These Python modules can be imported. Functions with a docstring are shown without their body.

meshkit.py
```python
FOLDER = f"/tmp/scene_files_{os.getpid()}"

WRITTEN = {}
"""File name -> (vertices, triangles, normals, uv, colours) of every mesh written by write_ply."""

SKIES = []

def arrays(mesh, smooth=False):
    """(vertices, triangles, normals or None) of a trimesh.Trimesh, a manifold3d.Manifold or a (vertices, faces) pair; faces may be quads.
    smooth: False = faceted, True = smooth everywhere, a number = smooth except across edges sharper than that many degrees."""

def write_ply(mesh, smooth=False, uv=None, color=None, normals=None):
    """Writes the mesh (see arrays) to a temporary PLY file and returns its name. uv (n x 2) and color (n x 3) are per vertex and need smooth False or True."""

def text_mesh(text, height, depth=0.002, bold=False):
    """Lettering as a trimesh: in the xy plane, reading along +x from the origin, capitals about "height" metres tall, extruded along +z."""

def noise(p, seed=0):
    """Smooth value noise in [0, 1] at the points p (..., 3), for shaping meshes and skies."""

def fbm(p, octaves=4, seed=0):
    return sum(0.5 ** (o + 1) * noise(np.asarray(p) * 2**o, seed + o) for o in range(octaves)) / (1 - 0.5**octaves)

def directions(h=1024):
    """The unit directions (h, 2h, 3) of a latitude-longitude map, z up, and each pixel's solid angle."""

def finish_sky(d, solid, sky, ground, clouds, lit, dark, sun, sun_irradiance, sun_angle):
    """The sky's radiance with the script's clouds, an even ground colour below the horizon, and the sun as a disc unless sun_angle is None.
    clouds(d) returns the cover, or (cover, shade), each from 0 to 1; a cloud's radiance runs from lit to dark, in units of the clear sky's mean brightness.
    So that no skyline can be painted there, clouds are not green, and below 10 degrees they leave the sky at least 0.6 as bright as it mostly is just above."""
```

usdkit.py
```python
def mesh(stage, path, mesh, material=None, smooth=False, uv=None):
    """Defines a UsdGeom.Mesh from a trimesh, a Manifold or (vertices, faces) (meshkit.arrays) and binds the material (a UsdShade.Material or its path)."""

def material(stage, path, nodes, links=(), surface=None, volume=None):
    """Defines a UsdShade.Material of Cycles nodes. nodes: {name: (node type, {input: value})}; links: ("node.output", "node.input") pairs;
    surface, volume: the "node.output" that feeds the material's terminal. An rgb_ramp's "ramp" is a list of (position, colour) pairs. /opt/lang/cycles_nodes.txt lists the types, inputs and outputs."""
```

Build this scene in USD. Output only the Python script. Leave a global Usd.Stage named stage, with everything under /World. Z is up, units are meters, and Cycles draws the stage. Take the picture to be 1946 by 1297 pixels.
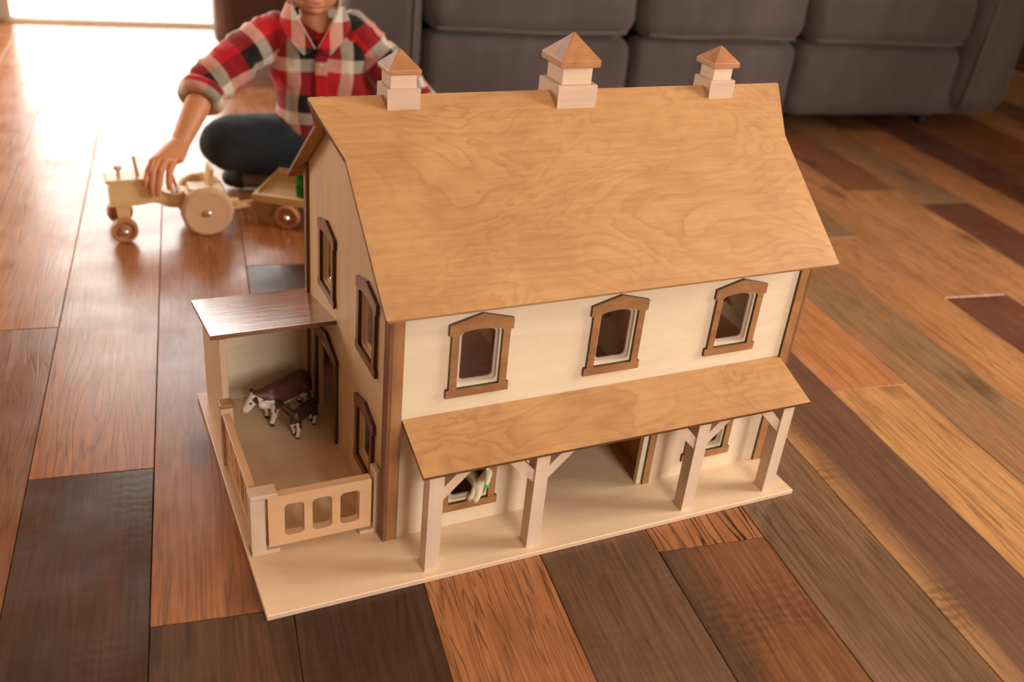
import math
import numpy as np
import trimesh
import manifold3d as m3
import shapely.geometry as sg
from shapely import affinity
import meshkit
import usdkit
from pxr import Usd, UsdGeom, UsdLux, Gf, Sdf, Vt

S = 0.72                      # metres per house length (every coordinate below is in house lengths)
rng = np.random.default_rng(7)
stage = Usd.Stage.CreateInMemory()
UsdGeom.SetStageUpAxis(stage, UsdGeom.Tokens.z)
UsdGeom.SetStageMetersPerUnit(stage, 1.0)
UsdGeom.Xform.Define(stage, '/World')
UsdGeom.Scope.Define(stage, '/World/Looks')

# ------------------------------------------------------------------ camera
F_PX = 1858.51
CAM = np.array([-0.54057688, -1.53905772, 1.44232763])
YAW, PITCH, ROLL = np.radians([27.38867818, 29.35871896, 6.06521212])


def camera_axes():
    f = np.array([math.sin(YAW) * math.cos(PITCH), math.cos(YAW) * math.cos(PITCH), -math.sin(PITCH)])
    r = np.cross(f, [0, 0, 1]); r /= np.linalg.norm(r)
    u = np.cross(r, f)
    c, s = math.cos(ROLL), math.sin(ROLL)
    return c * r + s * u, -s * r + c * u, -f


cam = UsdGeom.Camera.Define(stage, '/World/camera')
ax = camera_axes()
mat = Gf.Matrix4d(1.0)
for i in range(3):
    mat.SetRow(i, Gf.Vec4d(*map(float, ax[i]), 0))
mat.SetRow(3, Gf.Vec4d(*map(float, CAM * S), 1))
cam.AddTransformOp().Set(mat)
cam.CreateHorizontalApertureAttr(36.0)
cam.CreateVerticalApertureAttr(36.0 * 1297 / 1946)
cam.CreateFocalLengthAttr(36.0 * F_PX / 1946)
cam.CreateClippingRangeAttr(Gf.Vec2f(0.05, 100))
cam.CreateFStopAttr(2.7)
cam.CreateFocusDistanceAttr(2.16 * S)
cam.CreateExposureAttr(0.27)

# ------------------------------------------------------------------ daylight
TH = math.radians(7.9)        # the room is turned against the toy house


def rm(w, s, z=0.0):
    """Room coordinates (across the planks, along the planks, up) to the scene's."""
    return np.array([w * math.cos(TH) + s * math.sin(TH), -w * math.sin(TH) + s * math.cos(TH), z])


def rect_light(name, w, s, z, facing, width, height, power, color):
    """Daylight just outside a window opening; facing: room direction (dw, ds) in which it shines."""
    l = UsdLux.RectLight.Define(stage, '/World/' + name)
    d = rm(*facing); d = d / np.linalg.norm(d)
    zax = -d
    xax = np.cross([0, 0, 1], zax)
    m = Gf.Matrix4d(1.0)
    m.SetRow(0, Gf.Vec4d(*map(float, xax), 0)); m.SetRow(1, Gf.Vec4d(0, 0, 1, 0)); m.SetRow(2, Gf.Vec4d(*map(float, zax), 0))
    m.SetRow(3, Gf.Vec4d(*map(float, rm(w, s, z) * S), 1))
    l.AddTransformOp().Set(m)
    l.CreateWidthAttr(width * S); l.CreateHeightAttr(height * S)
    l.CreateIntensityAttr(power); l.CreateColorAttr(Gf.Vec3f(*color))
    return l


PATIO = (-1.4, 0.62, 0.012, 2.85)      # w0, w1, z0, z1 of the glass door in the back wall
FRONTW = (0.7, 2.2, 1.05, 3.15)
RIGHTW = (-1.4, 0.2, 1.15, 3.15)       # s0, s1, z0, z1
LEFTW = (2.9, 4.5, .3, 2.2)          # s0, s1, z0, z1
S_BACK, S_FRONT, W_LEFT, W_RIGHT, CEIL = 4.79, -4.5, -3.1, 4.62, 3.5
rect_light('daylight_patio', (PATIO[0] + PATIO[1]) / 2, S_BACK + .3, 1.45, (0, -1), 2.4, 3.0, 4.4, (1.0, .97, .93))
rect_light('daylight_front', (FRONTW[0] + FRONTW[1]) / 2, S_FRONT - .22, 2.1, (0, 1), 1.6, 2.2, 17.4, (1.0, .91, .80))
rect_light('daylight_right', W_RIGHT + .22, (RIGHTW[0] + RIGHTW[1]) / 2, 2.15, (-1, 0), 1.7, 2.1, 24.0, (1.0, .91, .80))
rect_light('daylight_left', W_LEFT - .22, (LEFTW[0] + LEFTW[1]) / 2, 1.2, (1, 0), 1.7, 2.0, 10.0, (1.0, .86, .68))
dome = UsdLux.DomeLight.Define(stage, '/World/sky')
dome.CreateIntensityAttr(1.0); dome.CreateColorAttr(Gf.Vec3f(1.0, .97, .92))

# ------------------------------------------------------------------ helpers
BASE = {}                     # path -> origin (house lengths) of the thing the path belongs to
USED = {}


def numbered(parent, name):
    k = USED.get((parent, name), 0)
    USED[(parent, name)] = k + 1
    return name if k == 0 else f'{name}_{k:03d}'


def tag(path, label=None, cat=None, group=None, kind=None):
    p = stage.GetPrimAtPath(path)
    for k, v in (('label', label), ('category', cat), ('group', group), ('kind', kind)):
        if v:
            p.SetCustomDataByKey(k, v)


def thing(name, loc=(0, 0, 0), **tags):
    path = '/World/' + numbered('/World', name)
    x = UsdGeom.Xform.Define(stage, path)
    x.AddTranslateOp().Set(Gf.Vec3d(*[float(c) * S for c in loc]))
    BASE[path] = np.array(loc, float)
    tag(path, **tags)
    return path


def put(name, mesh, material, parent='/World', smooth=False, uv=None, color=None, **tags):
    """One Mesh prim from a mesh in house lengths."""
    path = parent + '/' + numbered(parent, name)
    o = BASE.get('/'.join(path.split('/')[:3]), np.zeros(3)) if parent != '/World' else np.zeros(3)
    v, f, _ = meshkit.arrays(mesh)
    m = usdkit.mesh(stage, path, ((v - o) * S, f), MATS[material], smooth=smooth, uv=uv)
    if color is not None:
        UsdGeom.PrimvarsAPI(m).CreatePrimvar('patch', Sdf.ValueTypeNames.Color3fArray, 'vertex').Set(Vt.Vec3fArray.FromNumpy(np.asarray(color, np.float32)))
    tag(path, **tags)
    return path


def cat(*ms):
    return trimesh.util.concatenate([as_tri(m) for m in ms])


def as_tri(m):
    if hasattr(m, 'to_mesh'):
        q = m.to_mesh()
        return trimesh.Trimesh(q.vert_properties[:, :3], q.tri_verts, process=False)
    return m


def hull(points):
    return trimesh.convex.convex_hull(np.asarray(points, float))


def cbox(x0, x1, y0, y1, z0, z1, c=.0015):
    """A box with chamfered edges."""
    lo, hi = np.array([x0, y0, z0], float), np.array([x1, y1, z1], float)
    c = min(c, .3 * (hi - lo).min())
    pts = []
    for sx in (0, 1):
        for sy in (0, 1):
            for sz in (0, 1):
                p = np.where([sx, sy, sz], hi, lo)
                d = np.where([sx, sy, sz], -c, c)
                for k in range(3):
                    q = p + d; q[k] = p[k]
                    pts.append(q)
    return hull(pts)


def plate(poly, thick, origin, u, v):
    """A shapely polygon in the plane (u, v) at origin, thickened along u x v."""
    u, v = np.array(u, float), np.array(v, float)
    n = np.cross(u, v)
    t = trimesh.creation.extrude_polygon(poly, thick, engine='earcut')
    M = np.eye(4); M[:3, 0], M[:3, 1], M[:3, 2], M[:3, 3] = u, v, n / np.linalg.norm(n), origin
    t.apply_transform(M)
    return t


def rrect(x0, x1, y0, y1, r, n=6):
    return sg.box(x0 + r, y0 + r, x1 - r, y1 - r).buffer(r, quad_segs=n)


def tube(points, radii, sides=12, cap=True):
    p = np.asarray(points, float)
    r = np.broadcast_to(np.asarray(radii, float), (len(p),))
    t = np.gradient(p, axis=0); t /= np.linalg.norm(t, axis=1, keepdims=True)
    a0 = np.array([0, 0, 1.0]) if abs(t[0, 2]) < .9 else np.array([1.0, 0, 0])
    rings = []
    a = np.cross(t[0], a0); a /= np.linalg.norm(a)
    for k in range(len(p)):
        a = a - t[k] * (a @ t[k]); a /= np.linalg.norm(a)
        b = np.cross(t[k], a)
        ang = np.arange(sides) * 2 * np.pi / sides
        rings.append(p[k] + r[k] * (np.cos(ang)[:, None] * a + np.sin(ang)[:, None] * b))
    v = np.vstack(rings + ([p[:1], p[-1:]] if cap else []))
    f = []
    for k in range(len(p) - 1):
        for j in range(sides):
            a_, b_ = k * sides + j, k * sides + (j + 1) % sides
            f += [[a_, b_, b_ + sides], [a_, b_ + sides, a_ + sides]]
    if cap:
        c0, c1, L = len(p) * sides, len(p) * sides + 1, (len(p) - 1) * sides
        for j in range(sides):
            f += [[c0, (j + 1) % sides, j], [c1, L + j, L + (j + 1) % sides]]
    return trimesh.Trimesh(v, f, process=False)


def lathe(profile, center, axis, sides=40):
    """Profile of (radius, distance along axis) revolved about axis through center."""
    axis = np.asarray(axis, float); axis /= np.linalg.norm(axis)
    a = np.cross(axis, [0, 0, 1.0] if abs(axis[2]) < .9 else [1.0, 0, 0]); a /= np.linalg.norm(a)
    b = np.cross(axis, a)
    ang = np.arange(sides) * 2 * np.pi / sides
    v, f = [], []
    for r, h in profile:
        v.append(np.asarray(center) + axis * h + max(r, 1e-6) * (np.cos(ang)[:, None] * a + np.sin(ang)[:, None] * b))
    for k in range(len(profile) - 1):
        for j in range(sides):
            p, q = k * sides + j, k * sides + (j + 1) % sides
            f += [[p, q, q + sides], [p, q + sides, p + sides]]
    return trimesh.Trimesh(np.vstack(v), f, process=True)


def blob(chains, refine=.012, smooth=8, seg=20):
    """One continuous smooth surface over chains of (point, radius): a hull for every bone, all joined."""
    parts = []
    for ch in chains:
        sph = [m3.Manifold.sphere(float(r), seg).translate(tuple(map(float, p))) for p, r in ch]
        if len(sph) == 1:
            parts.append(sph[0])
        for a, b in zip(sph[:-1], sph[1:]):
            parts.append(m3.Manifold.batch_hull([a, b]))
    m = m3.Manifold.batch_boolean(parts, m3.OpType.Add)
    if refine:
        m = m.refine_to_length(refine)
    t = as_tri(m)
    t = trimesh.Trimesh(t.vertices, t.faces, process=True)
    if smooth:
        trimesh.smoothing.filter_taubin(t, lamb=.5, nu=.53, iterations=smooth)
    return t


def ball_hull(spheres, seg=20):
    return m3.Manifold.batch_hull([m3.Manifold.sphere(float(r), seg).translate(tuple(map(float, p))) for p, r in spheres])


def pillow(w0, w1, s0, s1, z0, z1, r, amp=.008, seed=0, edge=.05):
    """An upholstered block in room coordinates: a rounded box with a soft uneven surface."""
    sph = [m3.Manifold.sphere(r, 24).translate((w, s, z)) for w in (w0 + r, w1 - r) for s in (s0 + r, s1 - r) for z in (z0 + r, z1 - r)]
    t = as_tri(m3.Manifold.batch_hull(sph).refine_to_length(edge))
    v = np.array(t.vertices)
    c = v.mean(0)
    n = v - c; n /= np.linalg.norm(n, axis=1, keepdims=True)
    v = v + n * (amp * 2 * (meshkit.fbm(v * 4 + seed * 7.3, 3, seed) - .5))[:, None]
    v = np.stack([v[:, 0] * math.cos(TH) + v[:, 1] * math.sin(TH), -v[:, 0] * math.sin(TH) + v[:, 1] * math.cos(TH), v[:, 2]], 1)
    return trimesh.Trimesh(v, t.faces, process=False)


def room_box(w0, w1, s0, s1, z0, z1, c=.002):
    t = cbox(w0, w1, s0, s1, z0, z1, c)
    v = np.array(t.vertices)
    t.vertices = np.stack([v[:, 0] * math.cos(TH) + v[:, 1] * math.sin(TH), -v[:, 0] * math.sin(TH) + v[:, 1] * math.cos(TH), v[:, 2]], 1)
    return t


# ------------------------------------------------------------------ materials
MATS = {}


def mat_nodes(name, nodes, links, surface='p.BSDF'):
    MATS[name] = usdkit.material(stage, '/World/Looks/' + name, nodes, links, surface=surface)


def plain(name, color, rough=.5, **kw):
    mat_nodes(name, {'p': ('principled_bsdf', {'base_color': color, 'roughness': rough, **kw})}, [])


def wood(name, light, dark, grain=(3, 60, 60), figure=(4, 7, 7), lines=9.0, fig_amt=.5, rough=.42, edge=None, edge_axis='y', edge_at=.5, bump=.0008, blotch=.25, spec=.5, offset=(0, 0, 0)):
    """Sawn or veneered wood: fine fibres along the least-scaled axis, contour figure, blotchy stain; edge: the colour of faces cut across edge_axis."""
    mid = tuple(.5 * (a + b) for a, b in zip(light, dark))
    nodes = {
        'tc': ('texture_coordinate', {}),
        'm1': ('mapping', {'scale': grain, 'location': offset}),
        'fib': ('noise_texture', {'scale': 1.0, 'detail': 5.0, 'roughness': .65}),
        'm2': ('mapping', {'scale': figure, 'location': offset}),
        'fig': ('noise_texture', {'scale': 1.0, 'detail': 4.0, 'roughness': .5, 'distortion': .9}),
        'k': ('math', {'math_type': 'multiply', 'value2': lines}),
        'fr': ('math', {'math_type': 'fraction'}),
        'lr': ('rgb_ramp', {'ramp': [(0, (.2, .2, .2)), (.25, (.5, .5, .5)), (.6, (.72, .72, .72)), (.9, (.66, .66, .66)), (1, (.2, .2, .2))]}),
        'fm': ('noise_texture', {'scale': 7.0, 'detail': 2.0}), 'fk': ('map_range', {'from_min': .35, 'from_max': .7, 'to_min': fig_amt * .25, 'to_max': fig_amt * 1.3, 'clamp': True}),
        'bl': ('noise_texture', {'scale': 9.0, 'detail': 3.0, 'roughness': .6}),
        'mixf': ('mix_float', {}),
        'c1': ('rgb_ramp', {'ramp': [(.22, dark), (.5, mid), (.74, light)]}),
        'c2': ('mix', {'mix_type': 'multiply', 'fac': blotch}),
        'br': ('rgb_ramp', {'ramp': [(.35, (.62, .55, .5)), (.6, (1, 1, 1))]}),
        'bp': ('bump', {'distance': bump, 'strength': .35}),
        'p': ('principled_bsdf', {'roughness': rough, 'specular_ior_level': spec}),
    }
    links = [('tc.object', 'm1.vector'), ('m1.vector', 'fib.vector'), ('tc.object', 'm2.vector'), ('m2.vector', 'fig.vector'),
             ('fig.fac', 'k.value1'), ('k.value', 'fr.value1'), ('fr.value', 'lr.fac'), ('tc.object', 'bl.vector'),
             ('fib.fac', 'mixf.a'), ('tc.object', 'fm.vector'), ('fm.fac', 'fk.value'), ('fk.result', 'mixf.fac'), ('lr.color', 'mixf.b'), ('mixf.result', 'c1.fac'), ('bl.fac', 'br.fac'), ('c1.color', 'c2.color1'), ('br.color', 'c2.color2'),
             ('fib.fac', 'bp.height'), ('bp.normal', 'p.normal')]
    out = 'c2.color'
    if edge is not None:
        nodes |= {'g': ('geometry', {}), 'sx': ('separate_xyz', {}), 'ab': ('math', {'math_type': 'absolute'}), 'lt': ('math', {'math_type': 'less_than', 'value2': edge_at}), 'em': ('mix', {'mix_type': 'mix', 'color2': edge})}
        links += [('g.true_normal', 'sx.vector'), (f'sx.{edge_axis}', 'ab.value1'), ('ab.value', 'lt.value1'), ('lt.value', 'em.fac'), (out, 'em.color1')]
        out = 'em.color'
    links.append((out, 'p.base_color'))
    mat_nodes(name, nodes, links)


BURNT = (.055, .022, .012)
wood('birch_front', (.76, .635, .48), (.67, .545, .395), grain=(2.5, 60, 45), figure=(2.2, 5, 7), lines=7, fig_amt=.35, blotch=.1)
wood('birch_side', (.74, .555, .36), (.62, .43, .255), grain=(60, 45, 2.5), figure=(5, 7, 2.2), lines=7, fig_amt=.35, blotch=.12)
wood('stain_roof', (.565, .325, .145), (.40, .20, .08), grain=(9, 130, 130), figure=(3.0, 6.0, 6.0), lines=17, fig_amt=.45, rough=.45, blotch=.35, edge=(.14, .06, .028), edge_axis='z', edge_at=.55, spec=.4)
wood('stain_shed', (.36, .155, .06), (.22, .085, .03), grain=(7, 75, 75), figure=(3.2, 6.5, 6.5), lines=9, fig_amt=.4, rough=.17, blotch=.3, edge=(.20, .085, .04), edge_axis='z', edge_at=.55, spec=.6)
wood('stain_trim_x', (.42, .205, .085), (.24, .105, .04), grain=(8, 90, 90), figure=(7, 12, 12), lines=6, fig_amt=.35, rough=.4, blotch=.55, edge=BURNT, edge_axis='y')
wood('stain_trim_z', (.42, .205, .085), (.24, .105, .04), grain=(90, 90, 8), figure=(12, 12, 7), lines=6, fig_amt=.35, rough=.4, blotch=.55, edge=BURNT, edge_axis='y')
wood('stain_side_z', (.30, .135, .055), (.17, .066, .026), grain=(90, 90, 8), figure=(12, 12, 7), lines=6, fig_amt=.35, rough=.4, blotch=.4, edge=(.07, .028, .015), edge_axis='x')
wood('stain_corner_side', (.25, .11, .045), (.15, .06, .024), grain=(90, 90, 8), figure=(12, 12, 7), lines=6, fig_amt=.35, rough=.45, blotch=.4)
wood('stain_cap', (.50, .235, .095), (.31, .125, .045), grain=(14, 60, 60), figure=(10, 14, 14), lines=5, fig_amt=.4, rough=.4, blotch=.35)
wood('stain_inside', (.50, .20, .08), (.34, .12, .045), grain=(7, 75, 75), figure=(4, 7, 7), lines=7, fig_amt=.35, rough=.5)
wood('maple_z', (.70, .545, .425), (.60, .43, .32), grain=(70, 70, 4), figure=(9, 9, 1.6), lines=6, fig_amt=.35, blotch=.1, rough=.5)
wood('maple_x', (.68, .52, .395), (.58, .41, .30), grain=(4, 70, 70), figure=(1.6, 9, 9), lines=6, fig_amt=.35, blotch=.1, rough=.5)
wood('maple_pink', (.60, .44, .33), (.50, .34, .25), grain=(5, 70, 70), figure=(2, 9, 9), lines=6, fig_amt=.3, blotch=.1, rough=.5)
wood('base_ply', (.78, .595, .41), (.69, .49, .31), grain=(3, 60, 60), figure=(2.0, 5, 5), lines=6, fig_amt=.35, blotch=.12, rough=.4, edge=(.66, .47, .36), edge_axis='z')
wood('gate_ply', (.74, .48, .29), (.64, .38, .21), grain=(4, 70, 60), figure=(3, 8, 8), lines=4, fig_amt=.3, blotch=.1, rough=.45)
wood('pine_toy', (.70, .50, .25), (.58, .37, .16), grain=(5, 60, 60), figure=(3, 12, 12), lines=6, fig_amt=.35, blotch=.15, rough=.45)
wood('beech_wheel', (.72, .50, .32), (.62, .40, .24), grain=(30, 50, 50), figure=(6, 9, 9), lines=5, fig_amt=.3, blotch=.1, rough=.5)
wood('red_wheel', (.50, .24, .12), (.38, .16, .075), grain=(30, 50, 50), figure=(9, 9, 9), lines=5, fig_amt=.3, blotch=.2, rough=.45)
wood('liner', (.78, .67, .54), (.66, .54, .42), grain=(40, 40, 40), figure=(9, 9, 9), lines=4, fig_amt=.2, blotch=.1)
wood('trim_room', (.46, .27, .13), (.34, .18, .08), grain=(4, 30, 30), figure=(3, 7, 7), lines=5, fig_amt=.3)
plain('acrylic_ring', (.42, .34, .29), .3)
plain('steel', (.72, .70, .67), .28, metallic=1.0)
plain('white_plastic', (.75, .72, .68), .3)
plain('nail', (.12, .07, .05), .5)
plain('skin', (.60, .265, .13), .48, subsurface_weight=.12, subsurface_scale=.004, subsurface_radius=(1.0, .35, .2))
plain('lip', (.52, .20, .16), .4)
plain('eye_white', (.8, .78, .75), .2)
plain('iris', (.10, .055, .03), .2)
plain('hair', (.10, .05, .026), .75, specular_ior_level=.15)
plain('nail_pink', (.70, .42, .32), .35)
plain('button', (.55, .5, .45), .3)
plain('collar_lining', (.68, .60, .52), .8)
plain('cream_plastic', (.78, .70, .52), .38)
plain('muzzle_tan', (.45, .28, .16), .45)
plain('green_plastic', (.07, .55, .13), .35)
plain('wall_paint', (.50, .35, .22), .8)
plain('wall_brown', (.115, .055, .038), .8)
plain('ceiling_paint', (.50, .34, .21), .9)
plain('white_frame', (.75, .74, .72), .4)
plain('underlay', (.02, .014, .01), .9)
plain('deck_grey', (.6, .6, .58), .9)
plain('black_rubber', (.012, .011, .011), .6)

# clear panes: daylight passes, the surface still glints
mat_nodes('pane', {'t': ('transparent_bsdf', {'color': (.96, .96, .95)}), 'g': ('glossy_bsdf', {'roughness': .03, 'color': (1, 1, 1)}), 'f': ('fresnel', {'IOR': 1.12}), 'm': ('mix_closure', {})},
          [('f.fac', 'm.fac'), ('t.BSDF', 'm.closure1'), ('g.BSDF', 'm.closure2')], surface='m.closure')


def fabric(name, c1, c2, scale, rough=.9, bump=.002, sheen=.3, stretch=(1, 1, 1), sheen_tint=(1, 1, 1)):
    mat_nodes(name, {
        'tc': ('texture_coordinate', {}), 'mp': ('mapping', {'scale': stretch}),
        'n': ('noise_texture', {'scale': scale, 'detail': 5.0, 'roughness': .6}), 'r': ('rgb_ramp', {'ramp': [(.3, c1), (.7, c2)]}),
        'n2': ('noise_texture', {'scale': scale * 25, 'detail': 2.0}), 'b': ('bump', {'distance': bump, 'strength': .5}),
        'p': ('principled_bsdf', {'roughness': rough, 'sheen_weight': sheen, 'sheen_tint': sheen_tint, 'specular_ior_level': .2})},
        [('tc.object', 'mp.vector'), ('mp.vector', 'n.vector'), ('n.fac', 'r.fac'), ('r.color', 'p.base_color'), ('tc.object', 'n2.vector'), ('n2.fac', 'b.height'), ('b.normal', 'p.normal')])


fabric('suede', (.064, .051, .050), (.112, .089, .086), 6, sheen=.25, stretch=(1, 1, .35), sheen_tint=(.8, .65, .6))
fabric('suede_seam', (.11, .085, .075), (.15, .12, .105), 6, sheen=.25)
fabric('ottoman_leather', (.085, .036, .024), (.12, .052, .034), 5, rough=.5, sheen=0)
fabric('denim', (.010, .015, .023), (.022, .030, .042), 9, bump=.0015, sheen=.1)
fabric('sock_grey', (.11, .09, .08), (.16, .135, .12), 14, bump=.0015, sheen=.15)
fabric('grass_green', (.02, .12, .012), (.06, .26, .03), 30, bump=.004, sheen=0)

# the checked shirt: two sets of equal bands, mixed half and half
cell = .195 * S
BANDS = [(0, (.50, .010, .020)), (.40, (.64, .57, .48)), (.64, (.012, .011, .013)), (.97, (.50, .010, .020))]
mat_nodes('plaid', {
    'uv': ('uvmap', {'attribute': 'st'}), 'sx': ('separate_xyz', {}),
    'u': ('math', {'math_type': 'divide', 'value2': cell}), 'v': ('math', {'math_type': 'divide', 'value2': cell}),
    'fu': ('math', {'math_type': 'fraction'}), 'fv': ('math', {'math_type': 'fraction'}),
    'ru': ('rgb_ramp', {'ramp': BANDS, 'interpolate': False}), 'rv': ('rgb_ramp', {'ramp': BANDS, 'interpolate': False}),
    'mx': ('mix', {'fac': .5}), 'gm': ('gamma', {'gamma': 1.05}),
    'tc': ('texture_coordinate', {}), 'n': ('noise_texture', {'scale': 500.0, 'detail': 2.0}), 'b': ('bump', {'distance': .001, 'strength': .4}),
    'p': ('principled_bsdf', {'roughness': .9, 'sheen_weight': .25, 'specular_ior_level': .2})},
    [('uv.UV', 'sx.vector'), ('sx.x', 'u.value1'), ('sx.y', 'v.value1'), ('u.value', 'fu.value1'), ('v.value', 'fv.value1'), ('fu.value', 'ru.fac'), ('fv.value', 'rv.fac'),
     ('ru.color', 'mx.color1'), ('rv.color', 'mx.color2'), ('mx.color', 'gm.color'), ('gm.color', 'p.base_color'), ('tc.object', 'n.vector'), ('n.fac', 'b.height'), ('b.normal', 'p.normal')])

mat_nodes('painted_figure', {'a': ('attribute', {'attribute': 'patch'}), 'p': ('principled_bsdf', {'roughness': .45})}, [('a.color', 'p.base_color')])


def plank_mat(name, c1, c2, dark, patch=.5, cut=.5, lines=10.0, line_amt=.5, knots=.5, saw=0.0, saw_tone=None, across=None, rough=.27, seed=0.0, line_scale=(24, 1.6)):
    """A floor board (x across, y along): two tones in long patches, dark grain contours, knots and saw marks. across: (x, width) where tone 2 begins."""
    nodes = {
        'tc': ('texture_coordinate', {}), 'ad': ('vector_math', {'math_type': 'add', 'vector2': (seed * 3.1, seed * 1.7, seed)}),
        'mp': ('mapping', {'scale': (7, 1.1, 1)}), 'pt': ('noise_texture', {'scale': 1.0, 'detail': 3.0, 'roughness': .55}),
        'pr': ('map_range', {'from_min': cut - .09, 'from_max': cut + .09, 'to_min': 0.0, 'to_max': patch, 'clamp': True}),
        'cm': ('mix', {'color1': c1, 'color2': c2}),
        'mf': ('mapping', {'scale': (120, 5, 1)}), 'fb': ('noise_texture', {'scale': 1.0, 'detail': 4.0, 'roughness': .7}),
        'fr': ('rgb_ramp', {'ramp': [(.32, (.56, .51, .47)), (.64, (1.12, 1.12, 1.12))]}), 'fm': ('mix', {'mix_type': 'multiply', 'fac': .8}),
        'ml': ('mapping', {'scale': (*line_scale, 1)}), 'ln': ('noise_texture', {'scale': 1.0, 'detail': 2.5, 'roughness': .5, 'distortion': .5}),
        'lk': ('math', {'math_type': 'multiply', 'value2': lines}), 'lf': ('math', {'math_type': 'pingpong', 'value2': .5}),
        'lr': ('rgb_ramp', {'ramp': [(0, (1, 1, 1)), (.07, (.7, .7, .7)), (.16, (0, 0, 0))]}),
        'lw': ('noise_texture', {'scale': 5.0, 'detail': 2.0}), 'lm': ('math', {'math_type': 'multiply'}), 'ls': ('math', {'math_type': 'multiply', 'value2': line_amt * 1.7, 'use_clamp': True}),
        'dm': ('mix', {'color2': dark}),
        'mk': ('mapping', {'scale': (4.6, 2.1, 1)}), 'kv': ('voronoi_texture', {'scale': 1.0, 'feature': 'f1', 'randomness': 1.0}),
        'kr': ('map_range', {'from_min': .05, 'from_max': .16, 'to_min': knots, 'to_max': 0.0, 'clamp': True}), 'km': ('mix', {'color2': tuple(.5 * d for d in dark)}),
        'hs': ('math', {'math_type': 'multiply', 'value2': .5}), 'b': ('bump', {'distance': .0005, 'strength': .3, 'invert': True}),
        'rn': ('noise_texture', {'scale': 7.0, 'detail': 3.0}), 'rr': ('map_range', {'from_min': .3, 'from_max': .7, 'to_min': rough - .07, 'to_max': rough + .1}),
        'p': ('principled_bsdf', {'specular_ior_level': .4}),
    }
    L = [('tc.object', 'ad.vector1'), ('ad.vector', 'mp.vector'), ('mp.vector', 'pt.vector'), ('pt.fac', 'pr.value'), ('ad.vector', 'mf.vector'), ('mf.vector', 'fb.vector'), ('fb.fac', 'fr.fac'),
         ('ad.vector', 'ml.vector'), ('ml.vector', 'ln.vector'), ('ln.fac', 'lk.value1'), ('lk.value', 'lf.value1'), ('lf.value', 'lr.fac'), ('ad.vector', 'lw.vector'), ('lr.color', 'lm.value1'), ('lw.fac', 'lm.value2'), ('lm.value', 'ls.value1'),
         ('cm.color', 'fm.color1'), ('fr.color', 'fm.color2'), ('fm.color', 'dm.color1'), ('ls.value', 'dm.fac'),
         ('ad.vector', 'mk.vector'), ('mk.vector', 'kv.vector'), ('kv.distance', 'kr.value'), ('dm.color', 'km.color1'), ('kr.result', 'km.fac'),
         ('ad.vector', 'rn.vector'), ('rn.fac', 'rr.value'), ('rr.result', 'p.roughness')]
    src = 'pr.result'
    if across:
        nodes |= {'sx': ('separate_xyz', {}), 'ac': ('map_range', {'from_min': across[0] - across[1], 'from_max': across[0] + across[1], 'to_min': 0.0, 'to_max': 1.0, 'clamp': True}),
                  'aw': ('math', {'math_type': 'multiply_add', 'value2': .09}), 'ax': ('math', {'math_type': 'maximum'})}
        L += [('tc.object', 'sx.vector'), ('pt.fac', 'aw.value1'), ('sx.x', 'aw.value3'), ('aw.value', 'ac.value'), ('ac.result', 'ax.value1'), ('pr.result', 'ax.value2')]
        src = 'ax.value'
    L.append((src, 'cm.fac'))
    height = 'ls.value'
    out = 'km.color'
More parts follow.
